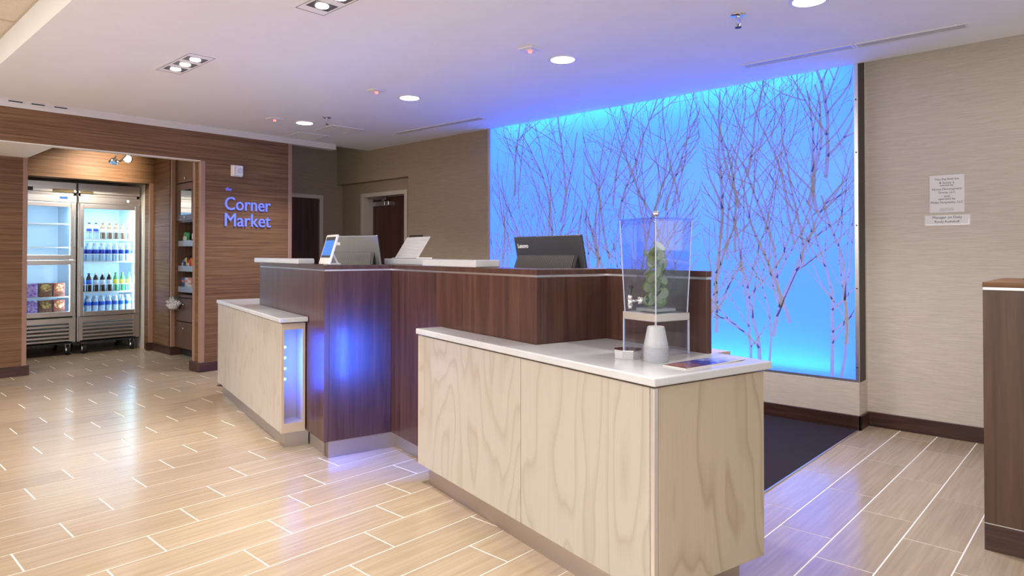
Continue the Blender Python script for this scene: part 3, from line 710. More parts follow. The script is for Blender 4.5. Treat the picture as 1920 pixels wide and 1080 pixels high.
# ------------------------------------------------------------------ doors
def framed(name, fr_boxes, leaf, parts=()):
    d = struct(name, leaf, M['door'])
    mb = MB()
    for b in fr_boxes: mb.box(*b, .003)
    mb.build('door_frame', M['frame_paint'], d)
    return d
d1 = framed('door_1', [(XT-.14, XT+.012, 3.86, 3.91, 0, 2.003), (XT-.14, XT+.012, 4.785, 4.836, 0, 2.003), (XT-.14, XT+.012, 3.91, 4.785, 1.953, 2.003)], MB().box(XT-.06, XT-.015, 3.91, 4.785, .01, 1.953, .002))
d2_ = framed('door_2', [(-7.437, -7.385, YN-.012, YN+.2, 0, 2.014), (-6.52, -6.469, YN-.012, YN+.2, 0, 2.014), (-7.385, -6.52, YN-.012, YN+.2, 1.962, 2.014)], MB().box(-7.385, -6.52, YN+.15, YN+.195, .01, 1.962, .002))
MB().box(-7.36, -6.98, YN+.095, YN+.15, 1.85, 1.905, .004).box(-7.1, -7.06, YN+.09, YN+.15, 1.855, 1.9).build('door_closer', M['alu'], d2_)
MB().tube([(-7.08, YN+.08, 1.915), (-6.95, YN+.03, 1.93), (-7.3, YN+.02, 1.945)], .012).build('closer_arm', M['alu'], d2_)
o = MB().box(-6.291, -6.064, 5.028, 5.05, 1.298, 1.444, .003).box(-6.27, -6.085, 5.018, 5.03, 1.32, 1.42, .003).build('wall_phone', M['panel_off'], loc=(-6.18, 5.04, 1.37))
tag(o, 'dark square wall plate behind the slanted metal plate', 'wall plate')

# ------------------------------------------------------------------ wall notices
def notice(label, x0, x1, z0, z1, lines, tilt):
    t = thing('wall_notice', label, 'notice', ((x0+x1)/2, YR, (z0+z1)/2)); t.rotation_euler = (0, R(tilt), 0)
    MB().box(-(x1-x0)/2, (x1-x0)/2, -.0025, -.0003, -(z1-z0)/2, (z1-z0)/2).build('paper', M['paper'], t)
    for s, w_, h_, zz in lines:
        me = text_mesh(s, .02); me = fit_text(me, w_, None)
        me.transform(face_matrix((-w_/2, -.0029, zz), (1, 0, 0), (0, 0, 1))); put_mesh('printed_line', me, M['ink'], t)
    return t
nt_ = notice('square white printed ownership notice on the right beige wall', -.971, -.775, 1.498, 1.747,
    [('This Fairfield Inn', .138, 0, .091), ('& Suites is', .086, 0, .067), ('owned by', .078, 0, .046), ('Novus Development', .168, 0, .021), ('Group, LLC', .096, 0, -.001), ('and', .030, 0, -.023), ('operated by', .098, 0, -.045), ('Midas Hospitality, LLC', .184, 0, -.068)], 0)
mb = MB()
for k, (a0, a1) in enumerate(((-.036, .034), (-.045, .042), (-.04, .038))):
    x = a0
    while x < a1: l_ = random.uniform(.004, .011); mb.box(x, min(x+l_, a1), -.0029, -.0025, -.099-k*.008, -.0965-k*.008); x += l_+.002
mb.build('fine_print', principled('grey_ink', (.25, .24, .24), .8), nt_)
nt2 = notice('long white name plate below the ownership notice on the right wall', -1.001, -.743, 1.411, 1.481, [('Manager on Duty', .166, 0, .006), ('Randy Rushakoff', .140, 0, -.021)], 0)
MB().box(-.127, .118, -.0045, -.0025, -.0305, -.0285).box(.118, .120, -.0045, -.0025, -.0305, .004).build('holder_lip', M['alu'], nt2)

# ------------------------------------------------------------------ sign letters and strobe on the brown wall
sg = thing('wall_sign', 'blue raised lettering the Corner Market on the banded brown wall', 'sign', (XL, 3.4, 1.5))
def sign_word(s, y0, w_, z0, h_, ext, m_):
    me = text_mesh(s, .2, ext); fit_text(me, w_, None if h_ is None else h_)
    bm = bmesh.new(); bm.from_mesh(me); seen = set(); 
    bm.verts.ensure_lookup_table()
    for v in bm.verts:
        if v.index in seen: continue
        st = [v]; isl = []
        seen.add(v.index)
        while st:
            q = st.pop(); isl.append(q)
            for e in q.link_edges:
                o = e.other_vert(q)
                if o.index not in seen: seen.add(o.index); st.append(o)
        fs = {f for q in isl for f in q.link_faces}; b2 = MB(); mp_ = {}
        for q in isl: mp_[q.index] = b2.bm.verts.new(q.co)
        for f in fs: b2.bm.faces.new([mp_[q.index] for q in f.verts])
        b2.bm.transform(face_matrix((.002+ext, y0-3.4, z0-1.5), (0, 1, 0), (0, 0, 1)))
        b2.build('letter', m_, sg)
    bm.free()
sign_word('Corner', 3.143, .512, 1.690, .14, .009, M['letter'])
sign_word('Market', 3.143, .512, 1.516, .14, .009, M['letter'])
sign_word('the', 3.152, .062, 1.896, .036, .004, M['letter'])
t = thing('strobe_alarm', 'white fire alarm strobe box above the Corner Market lettering', 'alarm', (XL, 3.267, 2.113))
MB().box(0.0005, .02, -.062, .062, -.062, .062, .005, 2).box(.018, .055, -.056, .056, -.058, .058, .012, 3).build('housing', M['white'], t)
MB().cyl((.054, .02, 0), (.06, .02, 0), .03, seg=18).build('strobe_lens', principled('strobe_lens_plastic', (.60, .60, .64), .25), t)
mb = MB()
for k in range(5): mb.box(.0545, .0565, -.045, -.035, -.035+k*.016, -.028+k*.016)
mb.build('marking', principled('red_print', (.5, .06, .05), .6), t)

# ------------------------------------------------------------------ ceiling fixtures
def downlight(x, y, label):
    t = thing('downlight', label, 'light', (x, y, ZC), 0)
    MB().lathe((0, 0, -.006), [(.088, .0), (.100, .004), (.100, .006), (.072, .006)], 28).build('trim_ring', M['white'], t)
    MB().cyl((0, 0, -.0072), (0, 0, -.004), .080, seg=28).build('lamp_disc', M['lamp'], t)
    lamp('downlight_lamp', 'SPOT', (0, 0, -.02), DOWN_W, (1, .99, .97), parent=t, spot_size=R(120), spot_blend=.7, shadow_soft_size=.08)
    return t
for x, y, l_ in ((-6.105, 3.536, 'round recessed downlight farthest left on the white ceiling'), (-4.468, 3.572, 'round recessed downlight second from left, above the metal plate'), (-2.816, 3.573, 'round recessed downlight above the black monitor, near ceiling middle'), (-1.208, 3.611, 'round recessed downlight cut by the top picture edge')):
    downlight(x, y, l_)
def triple(x, y, label, tgt):
    t = thing('triple_spotlight', label, 'light', (x, y, ZC))
    hx, hy = .325, .11
    mb = MB().box(-hx, hx, -hy, hy, -.003, -.0005, .001)
    mb.build('trim_plate', M['gypsum'], t)
    mb = MB(); 
    for a_ in ((-hx+.03, hx-.03, -hy+.025, -hy+.027), (-hx+.03, hx-.03, hy-.027, hy-.025), (-hx+.03, -hx+.033, -hy+.025, hy-.025), (hx-.033, hx-.03, -hy+.025, hy-.025)): mb.box(*a_, -.0042, -.003)
    mb.build('shadow_joint', M['blacksoft'], t)
    for k in (-1, 0, 1):
        cx = k*.17
        w_ = MB().box(cx-.052, cx+.052, -.066, .066, -.005, -.003).build('lamp_well', principled('dark_steel_well', (.22, .22, .24), .35, metal=.6), t)
        MB().cyl((cx, 0, -.0085), (cx, 0, -.005), .034, seg=18).build('lamp_disc', M['lamp_spot'], w_)
        d = (Vector(tgt[k+1]) - Vector((x+cx, y, ZC))).to_track_quat('-Z', 'Y').to_euler()
        lamp('spot_lamp', 'SPOT', (cx, 0, -.03), SPOT_W, (1, .97, .90), d, t, spot_size=R(47), spot_blend=1.0, shadow_soft_size=.04)
triple(-4.83, 1.875, 'three-lamp square spotlight left, over the lobby floor', [(-5.1, 1.70, 0), (-4.6, 1.68, 0), (-4.1, 1.66, 0)])
triple(-2.98, 1.925, 'three-lamp square spotlight cut by the top edge, nearer the middle', [(-3.3, 1.75, 0), (-2.9, 1.8, 0), (-2.5, 1.6, 0)])
triple(-1.15, 1.925, 'three-lamp square spotlight overhead outside the picture top', [(-2.1, 1.3, 0), (-1.5, 1.2, 0), (-1.0, 1.3, 0)])
for x, y, l_ in ((-6.128, 3.226, 'small square ceiling sensor with red light beside the farthest downlight'), (-4.461, 3.227, 'small square ceiling sensor with red light beside the second downlight'), (-2.824, 3.244, 'small square ceiling sensor with red light nearest, left of a downlight')):
    t = thing('ceiling_sensor', l_, 'sensor', (x, y, ZC), R(3))
    MB().box(-.06, .06, -.06, .06, -.012, -.0005, .003).box(-.035, .035, -.035, .035, -.017, -.012, .002).build('plate', M['white'], t)
    MB().cyl((0, 0, -.028), (0, 0, -.017), .012, .014, seg=12).build('indicator', M['red_led'], t)
for x, y, l_ in ((-5.706, 3.545, 'chrome fire sprinkler head on the ceiling by the far downlight'), (-1.574, 3.57, 'chrome fire sprinkler head on the ceiling at upper right')):
    t = thing('sprinkler', l_, 'sprinkler', (x, y, ZC))
    MB().lathe((0, 0, -.012), [(.022, 0), (.042, .008), (.043, .0115), (.01, .0115)], 20).build('escutcheon', M['chrome'], t, smooth=True)
    MB().cyl((0, 0, -.03), (0, 0, -.012), .013).tube([(.012, 0, -.028), (.013, 0, -.05), (.003, 0, -.066)], .0035).tube([(-.012, 0, -.028), (-.013, 0, -.05), (-.003, 0, -.066)], .0035).build('frame_arms', M['chrome'], t)
    MB().cyl((0, 0, -.072), (0, 0, -.069), .018, seg=14).cyl((0, 0, -.07), (0, 0, -.05), .003).build('deflector', M['blacksoft'], t)
def linear_diffuser(x0, x1, y, label, tilt=0):
    cx = (x0+x1)/2
    t = thing('linear_diffuser', label, 'air vent', (cx, y, ZC), tilt)
    hl = (x1-x0)/2
    MB().box(-hl, hl, -.05, -.036, -.006, -.0005).box(-hl, hl, .036, .05, -.006, -.0005).box(-hl, -hl+.014, -.036, .036, -.006, -.0005).box(hl-.014, hl, -.036, .036, -.006, -.0005).build('frame', M['white'], t)
    MB().box(-hl+.014, hl-.014, -.036, .036, -.0017, -.0006).build('slot_void', M['black'], t)
    for k in (-1, 0, 1): MB().box(-hl+.014, hl-.014, k*.022-.0065, k*.022+.0065, -.0026, -.0018).build('slat', M['white'], t)
linear_diffuser(-5.9, -4.597, 4.565, 'long white slot air diffuser in front of the taupe wall', R(1.8))
linear_diffuser(-1.98, -1.262, 4.59, 'slot air diffuser above the right end of the blue panel', R(1.8))
linear_diffuser(-1.258, -.66, 4.618, 'slot air diffuser continuing over the beige right wall', R(1.8))
for k, (x, y, l_) in enumerate(((-6.79, 3.955, 'square ceiling return grille nearest the brown wall'), (-6.18, 3.99, 'square perforated ceiling panel under the sprinkler head'))):
    t = thing('ceiling_grille', l_, 'air vent', (x, y, ZC), R(-4))
    MB().box(-.2, .2, -.185, -.165, -.006, -.0005).box(-.2, .2, .165, .185, -.006, -.0005).box(-.2, -.18, -.165, .165, -.006, -.0005).box(.18, .2, -.165, .165, -.006, -.0005).build('frame', M['white'], t)
    MB().box(-.18, .18, -.165, .165, -.002, -.0008).build('backing', principled('vent_shadow', (.16, .13, .12), .8) if k == 0 else M['cream'], t)
    mb = MB()
    for q in range(12): mb.box(-.18+.03*q+.01, -.18+.03*q+.022, -.165, .165, -.005, -.002)
    for q in range(11): mb.box(-.18, .18, -.165+.03*q+.01, -.165+.03*q+.02, -.0048, -.0022)
    if k == 0: g = mb.build('lattice', M['cream'], t)
    else:
        mb.bm.free(); mb = MB().box(-.172, .172, -.157, .157, -.005, -.002); mb.build('cover', M['cream'], t)
for y0, y1, l_ in ((1.275, 1.375, 'thin dark slot light in the white band above the brown beam, leftmost'), (1.438, 1.536, 'thin slot light with bright edge in the band above the beam, middle one'), (1.608, 1.706, 'thin dark slot light in the band above the brown beam, rightmost')):
    t = thing('slot_light', l_, 'air vent', (XL, (y0+y1)/2, 2.536))  # recessed slot lights rather than vents; each carries a spot
    h_ = (y1-y0)/2
    MB().box(.0004, .003, -h_, h_, -.006, .004).build('slot', M['black'], t)
    MB().box(.0004, .005, -h_, h_, -.009, -.006).build('lip', M['white'], t)
    lamp('slot_lamp', 'SPOT', (.03, 0, -.02), 22, (1, .97, .90), (Vector((-6.35, 1.45, 0))-Vector((XL, (y0+y1)/2, 2.5))).to_track_quat('-Z', 'Y').to_euler(), t, spot_size=R(34), spot_blend=1.0, shadow_soft_size=.03)

# ------------------------------------------------------------------ fridges
def slide(o, d):
    return o
XF = -9.38; FD = .72
def fridge(name, label, y0, y1, doors, kind):
    t = thing(name, label, 'fridge', (XF-FD/2, (y0+y1)/2, 0)); o_ = (XF-FD/2, (y0+y1)/2, 0)
    S_ = M['steel_v']; xb = XF-FD
    mb = MB().box(xb, XF-.03, y0, y0+.03, .15, 2.085).box(xb, XF-.03, y1-.03, y1, .15, 2.085).box(xb, XF-.03, y0+.03, y1-.03, 2.05, 2.085).box(xb, xb+.03, y0+.03, y1-.03, .15, 2.05)
    mb.build('cabinet', S_, t, org=o_)
    mb = MB().box(xb+.03, xb+.035, y0+.03, y1-.03, .48, 1.84).box(xb+.035, XF-.04, y0+.03, y0+.035, .48, 1.84).box(xb+.035, XF-.04, y1-.035, y1-.03, .48, 1.84).box(xb+.035, XF-.04, y0+.035, y1-.035, 1.83, 1.84).box(xb+.035, XF-.04, y0+.035, y1-.035, .48, .50)
    mb.build('liner', M['fridge_in'], t, org=o_)
    # header: two stepped steel strips
    mb = MB().box(XF-.05, XF-.012, y0+.002, y1-.002, 1.965, 2.085, .003).box(XF-.05, XF-.03, y0+.002, y1-.002, 1.93, 1.965).box(XF-.05, XF, y0+.002, y1-.002, 1.845, 1.93, .003)
    mb.build('header', S_, t, org=o_)
    if kind == 1:
        MB().box(XF, XF+.003, y1-.18, y1-.10, 1.885, 1.91).build('temperature_display', M['screen'], t, org=o_)
        MB().box(XF-.012, XF-.009, y1-.25, y1-.03, 1.965, 2.0).build('label_strip', principled('dull_gold_label', (.19, .15, .07), .35, metal=.6), t, org=o_)
        MB().box(XF-.012, XF-.009, y0+.18, y0+.25, 1.965, 2.01).build('label_strip', M['black'], t, org=o_)
    else:
        MB().cyl((XF-.001, y1-.145, 1.893), (XF+.003, y1-.145, 1.893), .026, seg=20).build('round_badge', M['black'], t, org=o_)
        MB().lathe((0, 0, 0), [(.014, 0), (.02, 0), (.02, .002), (.014, .002)], 20, Matrix.Translation((XF+.003, y1-.145, 1.893)) @ Matrix.Rotation(R(90), 4, 'Y')).build('badge_ring', M['white'], t, org=o_)
        MB().box(XF-.012, XF-.009, y0+.02, y0+.16, 1.965, 1.995).build('label_strip', principled('dull_gold_label', (.19, .15, .07), .35, metal=.6), t, org=o_)
    for (z0, z1, gz0, gz1) in doors:
        d = MB()
        fy0, fy1 = y0+.012, y1-.012; gy0, gy1 = y0+.055, y1-.065
        for b in ((fy0, gy0, z0, z1), (gy1, fy1, z0, z1), (gy0, gy1, z0, gz0), (gy0, gy1, gz1, z1)): d.box(XF-.02, XF+.018, *b, .004, 2)
        d = d.build('door', S_, t, org=o_)
        MB().box(XF+.003, XF+.007, gy0, gy1, gz0, gz1).build('glass_pane', M['glass'], d, org=o_)
        hz0, hz1 = gz0 + (gz1-gz0)*.18, gz0 + (gz1-gz0)*.86
        hy = fy1-.03 if kind == 1 else fy0+.01
        hz = (1.306, 1.688) if gz0 > 1.2 else (.621, 1.106)
        if kind == 2: hz = (.95, 1.30)
        MB().box(XF+.018, XF+.03, hy, hy+.016, hz[0], hz[1], .003).build('handle', principled('pale_handle', (.62, .72, .75), .3, metal=.4), d, org=o_)
    # lower grille: individual slats between stiles
    g0, g1 = .165, .452
    MB().box(XF-.03, XF, y0+.005, y0+.055, g0, g1, .002).box(XF-.03, XF, y1-.075, y1-.005, g0, g1, .002).box(XF-.03, XF, y0+.055, y1-.075, g1-.055, g1, .002).box(XF-.06, XF-.045, y0+.05, y1-.07, g0, g1-.05).build('grille_frame', S_, t, org=o_)
    for k in range(5):
        z = g0+.012+k*.044
        MB().solid([(XF-.035, y0+.056, z+.03), (XF+.002, y0+.056, z+.012), (XF+.002, y0+.056, z), (XF-.004, y0+.056, z-.004), (XF-.035, y0+.056, z+.02)], (0, 1, 0), y1-y0-.132).build('slat', S_, t, org=o_)
    MB().box(xb, XF-.01, y0+.01, y1-.01, .135, .15).build('base_pan', M['black'], t, org=o_)
    for cy in (y0+.075, y1-.075):
        for cx in (XF-.07, xb+.08):
            c_ = MB().box(cx-.035, cx+.035, cy-.03, cy+.03, .128, .135).solid([(cx-.03, cy-.026, .13), (cx+.02, cy-.026, .13), (cx+.035, cy-.026, .055), (cx+.005, cy-.026, .05)], (0, 1, 0), .006).solid([(cx-.03, cy+.02, .13), (cx+.02, cy+.02, .13), (cx+.035, cy+.02, .055), (cx+.005, cy+.02, .05)], (0, 1, 0), .006).build('caster', M['chrome'], t, org=o_)
            MB().cyl((cx+.018, cy-.015, .0585), (cx+.018, cy+.015, .0585), .058, seg=20).build('wheel', M['rubber'], c_, org=o_)
            MB().cyl((cx+.018, cy-.0185, .0585), (cx+.018, cy+.0185, .0585), .034, seg=16).build('wheel_hub', M['alu'], c_, org=o_)
    # vertical light strip inside
    MB().box(XF-.062, XF-.05, y1-.06, y1-.048, .52, 1.80).build('light_strip', M['led_white'], t, org=o_)
    kf = .20 if kind == 1 else .85
    lamp('fridge_lamp', 'AREA', (FD/2-.1, 0, 1.815), 9*kf, (.62, .84, 1), parent=t, shape='RECTANGLE', size=.12, size_y=.5)
    lamp('fridge_lamp', 'AREA', (FD/2-.055, (y1-y0)/2-.055, 1.15), 10*kf, (.62, .84, 1), (R(90), 0, R(125)), parent=t, shape='RECTANGLE', size=.05, size_y=1.2)
    return t, o_
F1 = fridge('glass_door_fridge', 'steel half-door glass fridge at far left with boxed food', 1.69, 2.384, [(1.155, 1.838, 1.21, 1.785), (.472, 1.148, .53, 1.092)], 1)
F2 = fridge('glass_door_fridge', 'steel full-door glass fridge full of bottled drinks', 2.40, 3.09, [(.462, 1.838, .516, 1.778)], 2)
t, o_ = F2
xs0, xs1 = XF-FD+.06, XF-.10
for z in (1.405, 1.125, .744):
    mb = MB()
    for k in range(24):
        y = 2.447+k*.026; mb.box(xs0, xs1, y, y+.004, z, z+.005)
    mb.box(xs1-.006, xs1, 2.44, 3.05, z-.012, z+.008).box(xs0, xs0+.006, 2.44, 3.05, z-.004, z+.006)
    mb.build('wire_shelf', M['white'], t, org=o_)
    MB().box(xs1+.001, xs1+.004, 2.445, 3.045, z+.0, z+.095).build('shelf_guard', M['glass'], t, org=o_)
    mb = MB().box(xs1+.0005, xs1+.0045, 2.445, 3.045, z+.092, z+.098)
    for k in range(9): mb.box(xs1+.0005, xs1+.0045, 2.452+k*.0735, 2.456+k*.0735, z, z+.092)
    mb.build('guard_frame', M['white'], t, org=o_)
t, o_ = F1
for z in (1.585, 1.30, .70):
    mb = MB()
    for k in range(26): mb.box(xs0, xs1, 1.73+k*.0235, 1.733+k*.0235, z, z+.004)
    mb.box(xs1-.006, xs1, 1.725, 2.35, z-.006, z+.006).box(xs0, xs0+.006, 1.725, 2.35, z-.006, z+.006)
    mb.build('wire_shelf', M['white'], t, org=o_)
# drinks
def mk(n, c, r=.25, tr=0.0): M[n] = principled(n, c, r, trans=tr); return M[n]
mk('clear_bottle', (.62, .78, .95), .12, .35); mk('cola_bottle', (.03, .016, .014), .12); mk('green_bottle', (.10, .48, .16), .15, .2); mk('blue_label', (.03, .10, .55), .35); mk('navy_label', (.02, .045, .34), .35); mk('pale_label', (.50, .60, .85), .4); mk('yellow_label', (.65, .60, .06), .4); mk('brown_can', (.22, .12, .06), .3); mk('red_label', (.55, .05, .05), .4); mk('white_cap', (.72, .76, .8), .4)
BOT = [(.028, 0), (.030, .004), (.030, .06), (.0285, .07), (.030, .08), (.030, .125), (.026, .148), (.013, .17), (.0125, .182)]
protos = {}
def bottle(key, body, label_m, cap, label, group, loc, h=.2):
    if key in protos: o = copy_tree(protos[key])
    else:
        k = h/.2
        o = thing('drink_bottle', '', 'bottle', (0, 0, 0))
        MB().lathe((0, 0, 0), [(r, z*k) for r, z in BOT], 12).build('body', M[body], o, smooth=True)
        MB().lathe((0, 0, .078*k), [(.0302, 0), (.0308, .001), (.0308, .045*k), (.0302, .046*k)], 12).build('wrapper', M[label_m], o, smooth=True)
        MB().cyl((0, 0, .18*k), (0, 0, .197*k), .0145, seg=12).build('cap', M[cap], o)
        protos[key] = o
    o.location = loc; o['label'] = label; o['group'] = group; o['category'] = 'bottle'
    return o
XS = XF-.145
for k in range(8):
    y = 2.478 + k*.0755
    rw = ('front row', 'row behind')
    for dep in (0, 1):
        x = XS - dep*.08
        bottle('w1', 'clear_bottle', 'blue_label', 'white_cap', '%s from left, blue-labelled water bottle on the drinks fridge bottom, %s' % (ORD[k], rw[dep]), 'water bottles on the fridge bottom', (x, y, .5005), .2)
        bottle('w2', 'clear_bottle', 'navy_label', 'white_cap', '%s from left, clear blue water bottle on the second fridge shelf from top, %s' % (ORD[k], rw[dep]), 'water bottles on the upper shelf', (x, y, 1.131), .235)
    if k < 2: bottle('p1', 'cola_bottle', 'blue_label', 'blue_label', 'blue-labelled cola, %s bottle from left on the soda shelf' % ORD[k], 'blue cola bottles', (XS, y, .750), .235)
    elif k < 5: bottle('p2', 'cola_bottle', 'pale_label', 'white_cap', 'dark cola with pale label, %s bottle from left on the soda shelf' % ORD[k], 'dark cola bottles', (XS, y, .750), .235)
    else: bottle('p3', 'green_bottle', 'yellow_label', 'green_bottle', 'green soda, %s bottle from left on the soda shelf' % ORD[k], 'green soda bottles', (XS, y, .750), .24)
    if k > 0:
        bottle('t1' if k < 3 else 't2', 'clear_bottle' if k < 3 else 'brown_can', 'navy_label' if k < 3 else 'pale_label', 'navy_label' if k < 3 else 'brown_can', 'small blue drink, %s bottle from left on the top fridge shelf' % ORD[k-1] if k < 3 else 'small brown coffee drink, %s bottle from left on the top fridge shelf' % ORD[k-1], 'blue drinks on the top shelf' if k < 3 else 'coffee drinks on the top shelf', (XS, y, 1.411), .205)
# boxed food behind the lower left glass
def food_mat(n, a_, b_, c_):
    return grain(n, (34, 34, 34), [(.36, a_), (.5, b_), (.64, c_)], rough=.3, detail=4)
FM = {'purple': food_mat('purple_bag_print', (.20, .07, .42), (.42, .25, .62), (.65, .55, .62)), 'noodle': food_mat('noodle_print', (.10, .035, .015), (.42, .24, .07), (.62, .46, .2)), 'brown': food_mat('brown_box_print', (.13, .055, .03), (.20, .085, .05), (.25, .12, .08)), 'red': food_mat('red_box_print', (.26, .03, .015), (.40, .08, .04), (.35, .14, .10)), 'meat': food_mat('red_noodle_print', (.22, .03, .012), (.5, .22, .08), (.66, .55, .4))}
for row, z in (('upper', .705), ('lower', .5005)):
    for y0, y1, body, pic, l_ in ((1.915, 2.02, 'purple', 'purple', 'purple snack package in the left fridge, %s row'), (2.035, 2.165, 'brown', 'noodle', 'brown boxed meal with noodle picture in the left fridge, %s row'), (2.18, 2.30, 'red', 'meat', 'red boxed meal with noodle picture in the left fridge, %s row'), (1.78, 1.90, 'purple', 'purple', 'purple package at the left edge behind the pier, %s row')):
        t = thing('food_package', l_ % row, 'food package', (XF-.2, (y0+y1)/2, z), 0)
        hy = (y1-y0)/2; hh = .165
        MB().poly([(-.06, -hy), (.06, -hy), (.06, hy), (-.06, hy)], 0, hh, .004, 1).build('package', FM[body], t)
        mb = MB(); n = 14
        mb.solid([(.0605, math.cos(2*math.pi*q/n)*hy*.86, hh*.66+math.sin(2*math.pi*q/n)*hh*.28) for q in range(n)], (1, 0, 0), .002)
        mb.build('picture', FM[pic], t)
        MB().box(.0605, .062, -hy*.8, hy*.8, .015, .05).build('print_band', FM['brown' if body != 'purple' else 'purple'], t)

# ------------------------------------------------------------------ snack cabinet beyond the opening
YC = 3.212
t = thing('snack_cabinet', 'brown ribbed snack cabinet with shelves seen through the market opening', 'cabinet', (-7.95, YC+.25, 0)); o_ = (-7.95, YC+.25, 0)
M['ribbed'] = grain('ribbed_brown_laminate', (90, 90, .8), [(.3, (.075, .038, .025)), (.7, (.15, .085, .06))], rough=.4)
x0, x1 = -8.485, -7.3
mb = MB().box(x0, x0+.02, YC, YC+.45, .09, 2.6).box(x1-.02, x1, YC, YC+.45, .09, 2.6).box(x0+.02, x1-.02, YC+.43, YC+.45, .09, 2.6).box(x0+.02, x1-.02, YC, YC+.43, 2.58, 2.6)
for z in (1.60, 2.05): mb.box(x0+.02, x1-.02, YC+.005, YC+.43, z, z+.02)
mb.box(x0+.02, x1-.02, YC-.0, YC+.43, .70, .735)
mb.build('carcass', M['ribbed'], t, org=o_)
MB().box(x0+.001, x1, YC+.05, YC+.4, 0, .09).build('toe_kick', M['black'], t, org=o_)
def knob(par, x, z): MB().sphere((x, YC-.028, z), .010, 10).cyl((x, YC-.018, z), (x, YC-.028, z), .004).build('knob', M['chrome'], par, org=o_, smooth=True)
d = MB().box(x0+.022, -8.0, YC-.018, YC-.001, 2.075, 2.575, .002).build('door', M['ribbed'], t, org=o_); knob(d, -8.20, 2.12)
d = MB().box(x0+.022, -8.0, YC-.018, YC-.001, 1.985, 2.06, .002).box(x0+.022, x0+.10, YC-.018, YC-.001, 1.69, 1.985).box(x0+.022, -8.0, YC-.018, YC-.001, 1.62, 1.69, .002).box(-8.03, -8.0, YC-.018, YC-.001, 1.69, 1.985).build('glass_door', M['ribbed'], t, org=o_); knob(d, -8.20, 1.655)
MB().box(x0+.10, -8.03, YC-.012, YC-.008, 1.69, 1.985).build('glass_pane', principled('mirror_glass', (.55, .58, .6), .04, metal=1), d, org=o_)
for z0, z1, n in ((.42, .69, 1), (.10, .41, 2)):
    d = MB().box(x0+.022, -8.0, YC-.018, YC-.001, z0, z1, .002).build('drawer', M['ribbed'], t, org=o_); knob(d, -8.22, z1-.07)
d = MB().box(-7.99, x1-.002, YC-.018, YC-.001, .10, .69, .002).build('door', M['ribbed'], t, org=o_); knob(d, -7.93, .62)
d = MB().box(-7.99, x1-.002, YC-.018, YC-.001, 1.62, 2.575, .002).build('door', M['ribbed'], t, org=o_); knob(d, -7.93, 1.66)
M['shelf_blue'] = principled('grey_blue_shelf', (.27, .31, .40), .4)
for z in (1.325, 1.025, .775):
    MB().box(x0+.021, x1-.021, YC+.01, YC+.42, z-.012, z).build('shelf', M['shelf_blue'], t, org=o_)
    MB().box(x0+.021, x1-.021, YC+.004, YC+.009, z-.012, z+.055).build('shelf_lip', principled('clear_grey_lip', (.42, .44, .5), .2, trans=.3) if z > .9 else M['shelf_blue'], t, org=o_)
MB().box(x0+.021, x1-.021, YC+.42, YC+.428, .74, 1.6).build('dark_back', M['black'], t, org=o_)
def snack(label, x, y, z, wd, hh, m1, m2, rz=0, lean=0):
    s = thing('snack_bag', label, 'snack', (x, y, z+.001), rz)
    mb = MB().box(-wd/2, wd/2, -.02, .02, 0, hh, .012, 2)
    for v in mb.bm.verts:
        k = abs(v.co.z-hh/2)/(hh/2); v.co.y *= 1.15-.95*k**4
    mb.bm.transform(Matrix.Rotation(R(lean), 4, 'Y')); mb.build('bag', m1, s)
    mb = MB().box(-wd*.33, wd*.33, -.0245, -.0215, hh*.35, hh*.68, .001); mb.bm.transform(Matrix.Rotation(R(lean), 4, 'Y')); mb.build('print', m2, s)
FS = {n: principled(n+'_foil', c, .3) for n, c in dict(green=(.06, .33, .13), red=(.55, .05, .03), orange=(.68, .15, .03), blue=(.05, .14, .42), yellow=(.6, .5, .12), white=(.65, .64, .62), black=(.02, .02, .02), pink=(.6, .25, .25)).items()}
yb = YC+.07
snack('green foil snack bag leaning on the top snack shelf', -8.39, yb, 1.325, .10, .16, FS['green'], FS['white'], .2, 8)
snack('pink snack bag on the top snack shelf left end', -8.455, yb+.01, 1.325, .05, .15, FS['pink'], FS['green'])
snack('purple tall packet on the top snack shelf by the pier', -8.16, yb, 1.325, .04, .2, FM['purple'], FS['white'])
cols = [('blue', 'white'), ('yellow', 'black'), ('black', 'yellow'), ('red', 'white'), ('orange', 'red'), ('red', 'orange')]
for k, (a_, b_) in enumerate(cols):
    snack('%s snack packet with %s print on the middle snack shelf, %s' % (a_, b_, ['far left', 'second from left', 'third from left', 'fourth from left', 'beside the pier', 'mostly behind the pier'][k]), -8.44+k*.052, yb+.006*(k % 2), 1.025, .05, .13+.02*(k % 3), FS[a_], FS[b_], .3*(k % 2), 6*(k % 3-1))
for k in range(2):
    o = MB().lathe((0, 0, 0), [(.016, 0), (.019, .062), (.017, .062), (.014, .004)], 12).build('paper_cup', M['white'], loc=(0, 0, 0))
    o.location = (-8.31+k*.055, yb, 1.3255); tag(o, 'small white cup on the top snack shelf, %s' % ('nearer the green bag' if k == 0 else 'nearer the pier'), 'cup')
for k, (a_, b_, zz) in enumerate((('blue', 'white', 0), ('white', 'orange', 0), ('white', 'blue', 0), ('blue', 'pink', .082), ('white', 'pink', .082), ('pink', 'white', .082))):
    q = k % 3
    s = thing('snack_box', '%s carton with %s print on the lowest snack shelf, %s %s' % (a_, b_, 'upper' if zz else 'bottom', ('left', 'middle', 'right')[q]), 'carton', (-8.43+q*.098, yb+.02, .7755+zz))
    MB().box(-.046, .046, -.04, .04, 0, .08, .002).build('carton', FS[a_], s)
    MB().box(-.035, .035, -.0415, -.04, .02, .05).build('print', FS[b_], s)
